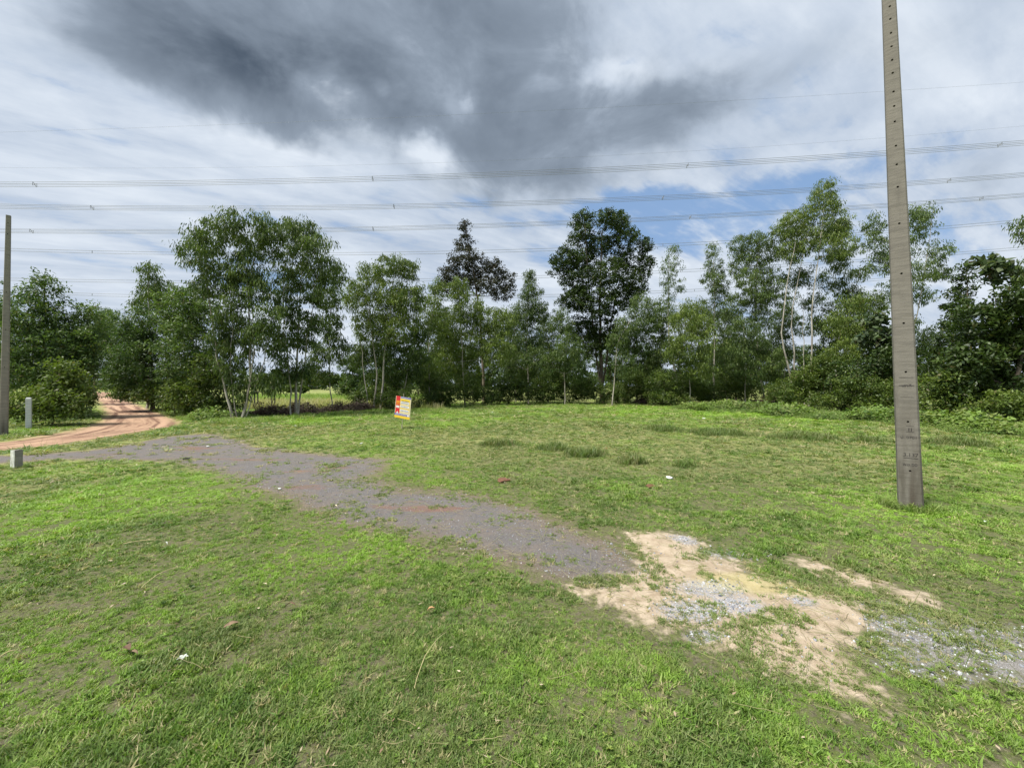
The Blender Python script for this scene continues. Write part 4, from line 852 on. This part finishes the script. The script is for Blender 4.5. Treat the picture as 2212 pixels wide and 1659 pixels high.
# ------------------------------------------------------------------ far field, brush, distant wood
def build_far():
    rs = random.Random(88)
    # distant wood as one mass
    cen = []; cr = []
    for px in range(-300, 2600, 9):
        Y = rs.uniform(150, 200)
        hh = 5.5+3.5*vnoise(np.array([px/60.]), np.array([3.]), 5)[0]+1.5*rs.random()
        for q in range(5): cen.append(((px-CX)/F*Y+rs.gauss(0, .8), Y+rs.gauss(0, 2), rs.uniform(.5, hh))); cr.append(rs.uniform(1.0, 2.0))
    me = leaves_mesh('distant_wood', cen, cr, 'dark', 5, np.zeros(len(cen)), .3, 8.5)
    tag(link_mesh('distant_wood', me, MATS['dark']), 'low dark line of distant woodland beyond the fields', 'wood', kind='stuff')
    # straw-coloured tall grass in the field seen through the left gap
    protos = [blade_tuft('reed', 26, .75, .03, .35, .5, MG, rs, 3) for _ in range(4)]
    r_ = np.random.default_rng(4); n = 2600
    Y = r_.uniform(26, 62, n); px = r_.uniform(530, 960, n); x = (px-CX)/F*Y
    sc = r_.uniform(.5, 1.0, n)
    dry = np.where((Y < 37), r_.uniform(.45, 1, n), r_.uniform(0, .3, n))
    scatter('field_grass', np.stack([x, Y, 0*x], 1), np.stack([0*x, 0*x, r_.uniform(0, 6.28, n)], 1), np.stack([sc]*3, 1), np.stack([r_.uniform(.3, 1, n), dry, 0*x], 1), protos,
            'straw-coloured and green rough grass in the field beyond the gum trees', 'grass')
    # brush piles: dead twigs and roots heaped along the boundary
    MB = bark_mat('dead_twigs', (.050, .036, .028), (.14, .10, .075), 9, .5)
    for i, (px, py, w, hpx, lab) in enumerate([(585, 897, 40, 24, 'brown heap of dead brush and roots between the two tall gum clumps'), (655, 893, 44, 26, 'brown tangled brush heap round the foot of the double-stemmed gum'),
                                              (735, 889, 44, 22, 'low grey-brown brush heap right of the double-stemmed gum'), (775, 886, 30, 24, 'reddish-brown brush heap nearest the pale-topped gum'),
                                              (1400, 873, 34, 18, 'dead brush heap at the wood edge right of the evergreen'), (1655, 876, 36, 24, 'earthy brush mound at the foot of the curved pale stem')]):
        X, Y = G(px, py); k = Y/F; root = empty('brush_heap', (X, Y, 0), lab, 'brush heap', 'heaps of dead brush along the wood edge')
        paths = []
        for q in range(330):
            a = rs.uniform(0, 6.28); rr = math.sqrt(rs.random()); c = Vector((rr*math.cos(a)*w*k, rr*math.sin(a)*w*k*.6, 0)); c.z = rs.random()*hpx*k*(1-rr*.7)
            d = Vector((rs.gauss(0, 1), rs.gauss(0, .7), rs.gauss(.15, .5))).normalized(); L = rs.uniform(.25, .9)
            p = [c-d*L/2, c+Vector((rs.gauss(0, .05), rs.gauss(0, .05), rs.gauss(0, .05))), c+d*L/2]
            for v in p: v.z = max(v.z, .01)
            r0 = rs.uniform(.006, .020); paths.append((p, [r0, r0*.9, r0*.5]))
        V, Fc = tubes(paths, 3)
        tag(link_mesh('twigs', raw_mesh('twigs', V, Fc, 3), MB, root), kind='stuff')
        cen = [(rs.gauss(0, w*k*.5), rs.gauss(0, w*k*.3), abs(rs.gauss(0, hpx*k*.35))) for _ in range(26)]
        me = leaves_mesh('dead_leaves', cen, [.25]*26, 'shrub', 60+i, np.full(26, -.2), -.1, 1.0)
        tag(link_mesh('dead_leaves', me, bpy.data.materials.get('dead_leaf') or leaf_mat('dead_leaf', (.050, .036, .024), (.12, .10, .05), (.15, .10, .06), .15), root), kind='stuff')
    # bare roots hanging at the foot of the double-stemmed gum
    # low dark slab-topped bench in the field
    X, Y = ((572-CX)/F*27, 27)
    root = empty('field_bench', (X, Y, 0), 'low dark plank bench standing in the field behind the gum clumps', 'bench')
    md = simple('weathered_plank', (.05, .045, .045), .8, .3, 6)
    def box(name, c, s, mat, par, bev=.004):
        bm = bmesh.new(); bmesh.ops.create_cube(bm, size=1)
        for v in bm.verts: v.co = Vector((v.co.x*s[0]+c[0], v.co.y*s[1]+c[1], v.co.z*s[2]+c[2]))
        if bev: bmesh.ops.bevel(bm, geom=bm.edges[:], offset=bev, segments=1, affect='EDGES')
        me = bpy.data.meshes.new(name); bm.to_mesh(me); bm.free(); return link_mesh(name, me, mat, par)
    for j in range(3): box('plank', (0, -.17+.17*j, 1.22), (1.4, .15, .05), md, root)
    for sx in (-1, 1):
        for sy in (-1, 1): box('leg', (sx*.6, sy*.17, .6), (.06, .06, 1.19), md, root)
build_far()

# ------------------------------------------------------------------ concrete poles and posts
def text_mesh(name, body, size, mat, parent, loc, rot=(math.pi/2, 0, 0), squash=1.):
    cu = bpy.data.curves.new(name, 'FONT'); cu.body = body; cu.size = size; cu.align_x = 'CENTER'; cu.extrude = .0008; cu.resolution_u = 3
    tmp = bpy.data.objects.new(name, cu); COL.objects.link(tmp)
    dg = bpy.context.evaluated_depsgraph_get(); me = bpy.data.meshes.new_from_object(tmp.evaluated_get(dg))
    bpy.data.objects.remove(tmp); bpy.data.curves.remove(cu)
    o = link_mesh(name, me, None, parent); me.materials.clear(); me.materials.append(mat)
    o.location = loc; o.rotation_euler = rot; o.scale = (squash, 1, 1); return o
def pole_obj(name, loc, rz, lean, prof, holes, mat, label, cham=.018):
    """prof [(z, width, depth)]; holes (z list) bored through the front face"""
    root = empty(name, loc, label, 'pole', None, rz)
    bm = bmesh.new(); rings = []
    for z, w, d in prof:
        x0, y0 = w/2, d/2; c = cham*w/.2
        ox = lean[0]*z; oy = lean[1]*z
        pts = [(-x0+c, -y0), (x0-c, -y0), (x0, -y0+c), (x0, y0-c), (x0-c, y0), (-x0+c, y0), (-x0, y0-c), (-x0, -y0+c)]
        rings.append([bm.verts.new((a+ox, b+oy, z)) for a, b in pts])
    for a, b in zip(rings[:-1], rings[1:]):
        for i in range(8): bm.faces.new((a[i], a[(i+1) % 8], b[(i+1) % 8], b[i]))
    bm.faces.new(rings[0][::-1]); bm.faces.new(rings[-1])
    me = bpy.data.meshes.new('shaft'); bm.to_mesh(me); bm.free(); me.materials.append(mat)
    sh = link_mesh('shaft', me, None, root)
    if holes:
        bm = bmesh.new()
        for z in holes:
            m = Matrix.Translation((lean[0]*z, lean[1]*z, z)) @ Matrix.Rotation(math.pi/2, 4, 'X')
            bmesh.ops.create_cone(bm, cap_ends=True, segments=12, radius1=.0125, radius2=.0125, depth=.6, matrix=m)
        cm = bpy.data.meshes.new('bore'); bm.to_mesh(cm); bm.free(); co = bpy.data.objects.new('bore', cm); COL.objects.link(co); co.parent = root
        mod = sh.modifiers.new('bore', 'BOOLEAN'); mod.object = co; mod.operation = 'DIFFERENCE'; mod.solver = 'EXACT'
        bpy.context.view_layer.update()
        dg = bpy.context.evaluated_depsgraph_get(); nm = bpy.data.meshes.new_from_object(sh.evaluated_get(dg))
        sh.modifiers.clear(); sh.data = nm; bpy.data.objects.remove(co)
    return root
CONC = concrete_mat('weathered_concrete')
def build_poles():
    X, Y = G(1967, 1097); az = math.atan2(X, Y)
    rz = -az+math.radians(7)           # broad face turned to the viewer, a sliver of the right side showing
    kz = lambda py: H+(HY-py)/F*Y      # height seen at a picture row
    topz = 8.2
    prof = [(-.3, .236, .20), (0, .230, .19), (2.0, .203, .17), (4.0, .174, .15), (6.5, .130, .12), (topz, .105, .10)]
    leanw = Vector((-.043, 0, 0)); rm = Matrix.Rotation(-rz, 3, 'Z'); ll = rm @ leanw
    holes = [kz(v) for v in (1015*.9995, 910, 804, 700, 594, 487, 409, 361, 321, 269, 236, 205, 165, 137, 108, 79, 49, 22)]
    root = pole_obj('utility_pole', (X, Y, 0), rz, (ll.x, ll.y), prof, holes, CONC, 'tall near concrete pole with bolt holes and hand-painted marks, standing in the lawn at right')
    ink = simple('black_paint', (.035, .03, .03), .8, .2, 60, 0)
    def face(z):  # front face depth at height z
        for (z0, w0, d0), (z1, w1, d1) in zip(prof[:-1], prof[1:]):
            if z <= z1: return -(d0+(d1-d0)*(z-z0)/(z1-z0))/2+ll.y*z, ll.x*z
        return -.05, 0
    def put(body, py, size, dx=0, sq=1.):
        z = kz(py); fy, fx = face(z)
        text_mesh('painted_mark', body, size, ink, root, (fx+dx, fy-.0006, z), (math.pi/2+.006, 0, 0), sq)
    put('3.137', 984, .066, .01, .95); put('พอ.00', 1004, .052, .0, 1.05)
    put('II', 930, .060, .015, 1.5); put('ป. 0701', 946, .046, 0, 1.1)
    put('เสาที่', 836, .050, 0, 1.)
    def bar(py, w, t, dx=0):
        z = kz(py); fy, fx = face(z)
        bm = bmesh.new(); bmesh.ops.create_cube(bm, size=1)
        for v in bm.verts: v.co = Vector((v.co.x*w, v.co.y*.0016, v.co.z*t))
        me = bpy.data.meshes.new('painted_line'); bm.to_mesh(me); bm.free(); o = link_mesh('painted_line', me, ink, root); o.location = (fx+dx, fy-.0006, z)
    bar(984+3.5, .135, .006, .01); bar(816, .13, .004); bar(833, .14, .007); bar(858, .12, .003); bar(930+1.5, .07, .004, .015); bar(919, .07, .004, .015)
    # far pole
    X, Y = (8-CX)/F*12.3, 12.3
    az = math.atan2(X, Y)
    rz = -az-math.radians(10); ll = Matrix.Rotation(-rz, 3, 'Z') @ Vector((.022, 0, 0))
    top = H+(HY-466)/F*Y
    pole_obj('utility_pole', (X, Y, 0), rz, (ll.x, ll.y), [(-.3, .175, .15), (0, .172, .15), (2.2, .155, .14), (top, .098, .098)], [top-.25, top-.6, 4.6, 3.4, 2.2],
             concrete_mat('weathered_concrete_far', (.25, .235, .205), (.12, .11, .095)), 'far concrete pole standing at the left edge beside the dirt road')
    # white marker post
    X, Y = G(62, 926); rz = math.radians(42)
    root = empty('marker_post', (X, Y, 0), 'slim white-painted concrete marker post beside the far pole', 'post', None, rz)
    wp = concrete_mat('white_painted_concrete', (.62, .63, .64), (.30, .30, .29), False)
    bm = bmesh.new(); s = .072
    rings = [[(a*s*q, b*s*q, z) for a, b in ((-1, -1), (1, -1), (1, 1), (-1, 1))] for z, q in ((-.2, 1), (1.13, .97), (1.17, .6))]
    vs = [[bm.verts.new(p) for p in r] for r in rings]
    for a, b in zip(vs[:-1], vs[1:]):
        for i in range(4): bm.faces.new((a[i], a[(i+1) % 4], b[(i+1) % 4], b[i]))
    bm.faces.new(vs[-1]); bmesh.ops.bevel(bm, geom=[e for e in bm.edges if abs(e.verts[0].co.z-e.verts[1].co.z) > .5], offset=.01, segments=2, affect='EDGES')
    me = bpy.data.meshes.new('post_shaft'); bm.to_mesh(me); bm.free(); link_mesh('post_shaft', me, wp, root)
    bm = bmesh.new(); bmesh.ops.create_cube(bm, size=1)
    for v in bm.verts: v.co = Vector((v.co.x*.17, v.co.y*.17, v.co.z*.06+.0))
    me = bpy.data.meshes.new('footing'); bm.to_mesh(me); bm.free(); link_mesh('footing', me, CONC, root)
    # short stub
    X, Y = G(36, 1010); rz = math.radians(-14)
    root = empty('boundary_stub', (X, Y, 0), 'short stubby concrete boundary post with whitewashed side, in the lawn near the left edge', 'post', None, rz)
    bm = bmesh.new(); bmesh.ops.create_cube(bm, size=1)
    for v in bm.verts: v.co = Vector((v.co.x*.115, v.co.y*.115, (v.co.z+.5)*.47-.12)); 
    bmesh.ops.subdivide_edges(bm, edges=bm.edges[:], cuts=4, use_grid_fill=True)
    rs = random.Random(4)
    for v in bm.verts:
        v.co += Vector((rs.gauss(0, .0025), rs.gauss(0, .0025), rs.gauss(0, .003)))
    m1 = concrete_mat('stub_concrete', (.27, .25, .225), (.10, .09, .08), False)
    m2 = simple('whitewash', (.62, .63, .58), .85, .2, 14)
    me = bpy.data.meshes.new('post_shaft'); bm.normal_update()
    for f in bm.faces: f.material_index = 1 if f.normal.y < -.8 else 0
    bm.to_mesh(me); bm.free(); me.materials.append(m1); me.materials.append(m2); link_mesh('post_shaft', me, None, root)
build_poles()

# ------------------------------------------------------------------ for-sale sign
def build_sign():
    X, Y = G(868, 927)
    root = empty('for_sale_sign', (X, Y, 0), 'tilted yellow, red and blue property-for-sale board on a thin stake in the field', 'sign', None, math.radians(-15))
    tilt = empty_child = None
    k = Y/F
    m = {n: simple('sign_'+n, c, .55, .06, 20, 0) for n, c in dict(yellow=(.80, .55, .03), red=(.62, .02, .025), blue=(.05, .06, .42), white=(.72, .72, .70), cream=(.66, .60, .40), orange=(.75, .27, .02), ink=(.09, .07, .10), tan=(.55, .42, .12)).items()}
    stake = simple('sign_stake_wood', (.42, .38, .28), .85, .25, 10)
    V, Fc = tubes([([Vector((0, .016, -.15)), Vector((.02, .016, .6)), Vector((.075, .016, 1.33))], [.013, .012, .011])], 6)
    link_mesh('stake', raw_mesh('stake', V, Fc, 3, smooth=True), stake, root)
    V, Fc = tubes([([Vector((-.015, .03, -.1)), Vector((-.03, .03, .17))], [.016, .013])], 6)
    link_mesh('peg', raw_mesh('peg', V, Fc, 3, smooth=True), stake, root)
    bw, bh = .64, .80
    T = Matrix.Translation((.045, -.006, .80)) @ Matrix.Rotation(math.radians(5.5), 4, 'Y')
    sh = Matrix.Identity(4)
    def slab(name, x0, x1, z0, z1, layer, mat, thick=.004):
        """panel in board units, 0..1 across and up; each layer a little prouder"""
        bm = bmesh.new(); bmesh.ops.create_cube(bm, size=1)
        for v in bm.verts:
            v.co = Vector((((x0+x1)/2-.5+v.co.x*(x1-x0))*bw, -layer*.0016-(0 if layer else 0)+v.co.y*(thick if layer == 0 else .0014), ((z0+z1)/2-.5+v.co.z*(z1-z0))*bh))
            v.co.z += -.05*v.co.x
        bm.transform(T); me = bpy.data.meshes.new(name); bm.to_mesh(me); bm.free()
        return link_mesh(name, me, mat, root)
    slab('board', 0, 1, 0, 1, 0, m['cream'], .004)
    L = 2
    slab('red_panel', .03, .30, .20, 1, L, m['red'])
    slab('blue_header', .33, .97, .925, .995, L, m['blue'])
    slab('yellow_panel', .32, .93, .28, .90, L, m['yellow'])
    slab('blue_strip', 0, .97, .115, .195, L, m['blue'])
    slab('yellow_footer', 0, 1, .0, .11, L, m['yellow'])
    for z0 in (.66, .49, .30): slab('white_row', .34, .90, z0, z0+.12, L+1, m['white'])
    for z0 in (.625, .455): slab('tan_row', .34, .90, z0, z0+.025, L+1, m['tan'])
    slab('orange_block', .06, .28, .60, .79, L+1, m['orange'])
    slab('white_block', .06, .28, .46, .56, L+1, m['white'])
    slab('corner_block', .82, .95, .12, .19, L+1, m['white'])
    # small white roof-shaped arrow on red
    bm = bmesh.new(); a = []
    for x, z in ((.08, .215), (.26, .215), (.17, .32)): a.append(bm.verts.new(((x-.5)*bw, -.0016*(L+1.6), (z-.5)*bh)))
    bm.faces.new(a); bm.transform(T); me = bpy.data.meshes.new('white_triangle'); bm.to_mesh(me); bm.free(); link_mesh('white_triangle', me, m['white'], root)
    # printed lines of lettering, as small ink dashes
    rs = random.Random(2)
    bm = bmesh.new()
    def dash(x0, x1, z0, z1):
        q = [bm.verts.new(((x-.5)*bw, -.0016*(L+2.2), (z-.5)*bh-.05*(x-.5)*bw)) for x, z in ((x0, z0), (x1, z0), (x1, z1), (x0, z1))]; bm.faces.new(q)
    def line(x0, x1, z, h):
        x = x0
        while x < x1: w = rs.uniform(.008, .028); dash(x, min(x+w, x1), z, z+h); x += w+rs.uniform(.006, .016)
    line(.38, .85, .70, .035); line(.40, .82, .53, .035); line(.38, .86, .34, .03); line(.40, .84, .78, .04)
    bm.transform(T); me = bpy.data.meshes.new('lettering'); bm.to_mesh(me); bm.free(); tag(link_mesh('lettering', me, m['ink'], root), kind='stuff')
    bm = bmesh.new(); line(.04, .78, .14, .03); line(.36, .9, .945, .03)
    bm.transform(T); me = bpy.data.meshes.new('white_lettering'); bm.to_mesh(me); bm.free(); tag(link_mesh('white_lettering', me, m['white'], root), kind='stuff')
    o = text_mesh('sale_lettering', 'ขาย', .09, m['red'], root, (0, 0, 0), (0, 0, 0))
    o.data.transform(Matrix.Translation(((.17-.5)*bw, -.0016*(L+2.5), (.64-.5)*bh)) @ Matrix.Rotation(math.pi/2, 4, 'X')); o.data.transform(T)
build_sign()

# ------------------------------------------------------------------ overhead lines
def build_lines():
    mw = simple('line_aluminium', (.20, .21, .23), .5, .1, 5, 0, .3)
    spec = [  # three picture points fix the sagging curve; depth; strand layout; spacer positions
     ('upper_earth_wire', [(376, 274), (1108, 243), (1926, 197)], 58, 'one', [], 'thin single wire highest across the sky, running under the dark cloud'),
     ('lower_earth_wire', [(50, 363), (1108, 346), (1926, 297)], 62, 'one', [], 'thin single wire just above the uppermost four-strand bundle'),
     ('conductor_bundle', [(0, 399), (1108, 376), (2212, 309)], 56, 'quad', [75, 805, 1485, 2160], 'uppermost four-strand power line bundle across the sky'),
     ('conductor_bundle', [(0, 446), (1108, 440), (2212, 378)], 60, 'quad', [199, 851, 1432, 2050], 'second highest four-strand power line bundle'),
     ('conductor_bundle', [(0, 499), (1108, 486), (2212, 422)], 63, 'quad', [68, 806, 1491, 2120], 'third and lowest four-strand power line bundle'),
     ('conductor_bundle', [(0, 539), (1108, 542), (2212, 477)], 74, 'pair', [199, 854, 1432], 'uppermost two-strand power line, passing through the evergreen top'),
     ('conductor_bundle', [(0, 603), (1108, 600), (2212, 536)], 78, 'pair', [84, 760, 1470], 'middle two-strand power line behind the tree tops'),
     ('conductor_bundle', [(0, 629), (1108, 641), (2212, 579)], 82, 'pair', [199, 900, 1500], 'lowest two-strand power line, seen through the tree crowns')]
    for name, pts, Y, lay, sp, lab in spec:
        x = np.array([p[0] for p in pts], float); yv = np.array([p[1] for p in pts], float); co = np.polyfit(x, yv, 2)
        f = lambda px: P(px, float(np.polyval(co, px)), Y)
        xs = np.linspace(-500, 2700, 41); root = empty(name, tuple(f(CX)), lab, 'power line', 'high-voltage lines spanning behind the trees' if lay != 'one' else 'thin earth wires')
        off = {'one': [(0, 0)], 'quad': [(-.23, -.23), (.23, -.23), (-.23, .23), (.23, .23)], 'pair': [(0, -.23), (0, .23)]}[lay]
        for oy, oz in off:
            p = [f(q)+Vector((0, oy, oz)) for q in xs]
            V, Fc = tubes([(p, [(.009 if lay == 'one' else .024 if lay == 'quad' else .032)]*len(p))], 4)
            link_mesh('strand', raw_mesh('strand', V, Fc, 3, smooth=True), mw, root, True)
        for s in sp:
            c = f(s)
            if lay == 'quad': pr = [([c+Vector((-.06, a, b)), c+Vector((.06, -a, -b))], [.028, .028]) for a, b in ((.25, .25), (.25, -.25))]+[([c+Vector((0, -.25, -.25)), c+Vector((0, -.25, .25))], [.026]*2), ([c+Vector((0, .25, -.25)), c+Vector((0, .25, .25))], [.026]*2)]
            else: pr = [([c+Vector((0, 0, -.25)), c+Vector((0, 0, .25))], [.05, .05])]
            V, Fc = tubes(pr, 5)
            link_mesh('spacer', raw_mesh('spacer', V, Fc, 3), mw, root, True)
build_lines()

# ------------------------------------------------------------------ small things lying on the ground
def build_litter():
    rs = random.Random(12)
    def leafm(name, L, W, curl, n=7):
        V = []; Fc = []
        for i in range(n+1):
            u = i/n; w = W*math.sin(math.pi*min(1, u*.93+.05))**.8/2; z = .012+curl*math.sin(u*3.1)*L*.5+rs.uniform(0, .004)
            V += [(L*(u-.5), -w, z+w*.7), (L*(u-.5), 0, z), (L*(u-.5), w, z+w*.5)]
        for i in range(n):
            a = 3*i; Fc += [(a, a+1, a+4, a+3), (a+1, a+2, a+5, a+4)]
        return raw_mesh(name, V, Fc, 4, smooth=True)
    cols = dict(tan=(.22, .15, .09), brown=(.13, .075, .045), pale=(.45, .48, .42), orange=(.38, .22, .10), cream=(.60, .52, .36), black=(.015, .012, .015), whitep=(.75, .75, .74))
    M = {k: simple('leaf_'+k, v, .8, .25, 40, .001) for k, v in cols.items()}
    items = [(932, 1326, .085, .050, .35, 'orange', 'curled orange-brown dry leaf in the grass below the grit, right of centre-left'),
             (628, 1320, .13, .035, .55, 'brown', 'long curled brown dry leaf lying in the lawn'),
             (275, 1412, .10, .060, .4, 'brown', 'crumpled dark brown dead leaf in the left foreground lawn'),
             (285, 1425, .09, .045, .5, 'tan', 'tan dead leaf touching the crumpled dark brown one'),
             (724, 1101, .12, .055, .3, 'cream', 'pale cream dry leaf on the dark grit'),
             (190, 1274, .06, .04, .4, 'brown', 'small dark reddish dead leaf in the lawn at left'),
             (358, 1181, .10, .022, .4, 'pale', 'narrow whitish dry leaf in the left lawn'),
             (1310, 973, .16, .07, .3, 'orange', 'orange-brown leaf in the far field beyond the darker grass'),
             (500, 1362, .14, .06, .15, 'tan', 'flat pale-brown patch of dry leaf in the middle of the lawn'),
             (2130, 1133, .06, .04, .4, 'pale', 'small whitish leaf in the lawn right of the near pole')]
    for px, py, L, W, curl, c, lab in items:
        X, Y = G(px, py); o = link_mesh('dry_leaf', leafm('dry_leaf', L*.62, W*.62, curl), M[c]); o.location = (X, Y, float(height(X, Y))+.022); o.rotation_euler = (rs.gauss(0, .15), rs.gauss(0, .15), rs.uniform(-.6, .9))
        tag(o, lab, 'leaf', 'dry leaves lying about')
    # four-petalled pale leaf spray
    X, Y = G(395, 1437); root = empty('pale_sprig', (X, Y, .03), 'small white-green four-leaved sprig in the left foreground lawn', 'sprig')
    for k in range(5):
        o = link_mesh('leaf', leafm('leaf', .032, .016, .2), M['pale'], root); a = k*1.257+.3; o.location = (.018*math.cos(a), .018*math.sin(a), 0); o.rotation_euler = (0, -.35, a)
    # dark clod on the grit
    def lump(name, px, py, s, mat, lab, cat, flat=.55, grp=None):
        X, Y = G(px, py); bm = bmesh.new(); bmesh.ops.create_icosphere(bm, subdivisions=2, radius=1)
        for v in bm.verts: v.co = Vector((v.co.x*s*1.3, v.co.y*s, v.co.z*s*flat))*(1+.28*math.sin(7*v.co.x+5*v.co.y+px)+rs.uniform(-.08, .08))
        me = bpy.data.meshes.new(name); bm.to_mesh(me); bm.free(); o = link_mesh(name, me, mat); o.location = (X, Y, s*flat*.5+.01); o.rotation_euler = (0, 0, rs.uniform(0, 3)); tag(o, lab, cat, grp)
    lump('clod', 403, 993, .045, M['black'], 'small black clod lying on the grey grit', 'clod')
    gp = 'pale scraps of litter in the field'
    for px, py, s, lab in [(1064, 892, .06, 'white scrap near the wood edge right of the sign'), (1521, 905, .07, 'whitish scrap lying in the field below the first white gum stem'), (1357, 918, .05, 'small pale scrap in the middle of the field'),
                           (1446, 1034, .05, 'pinkish-white scrap at the near side of the field'), (780, 959, .035, 'tiny white scrap between grit and sign'), (638, 921, .04, 'white scrap in the grass right of the tall gum clump'),
                           (604, 1057, .02, 'white scrap on the middle of the grey grit'), (449, 965, .03, 'tiny white scrap at the far side of the grit')]:
        lump('litter_scrap', px, py, s, M['whitep'], lab, 'scrap', .4, gp)
    lump('anthill', 1088, 1040, .10, simple('anthill_soil', (.14, .065, .035), .95, .3, 30, .01), 'small low mound of dark reddish soil in the thin grass', 'soil mound', .25, 'soil mounds')
    lump('anthill', 1405, 1052, .07, bpy.data.materials['anthill_soil'], 'second low brown soil mound, nearer the field hollow', 'soil mound', .25, 'soil mounds')
    # long fallen stalks
    ms = simple('straw', (.50, .42, .22), .8, .2, 20, 0)
    for pts, r0, lab in [([(895, 1505), (915, 1450), (945, 1405), (965, 1380)], .0020, 'long straw-coloured stalk leaning in the foreground grass'),
                         ([(268, 1184), (320, 1182), (352, 1178)], .0028, 'pale straw lying level in the left lawn'),
                         ([(305, 1282), (350, 1255), (386, 1238)], .0026, 'light green stalk lying slanted in the left lawn'),
                         ([(0, 1437), (25, 1432), (48, 1426)], .0028, 'pale stalk at the left edge of the foreground lawn')]:
        gp_ = [Vector((*G(a, b), .05)) for a, b in pts]; base = gp_[0].copy(); base.z = 0
        root_pts = smooth_path([p-base for p in gp_], 8, rs, .002)
        for i, p in enumerate(root_pts): p.z = .045+.03*math.sin(i/8*3.1)
        V, Fc = tubes([(root_pts, [r0*(1-.5*i/8) for i in range(9)])], 5)
        o = link_mesh('grass_stalk', raw_mesh('grass_stalk', V, Fc, 3, smooth=True), ms); o.location = base; tag(o, lab, 'stalk', 'single long dry grass stalks')
build_litter()
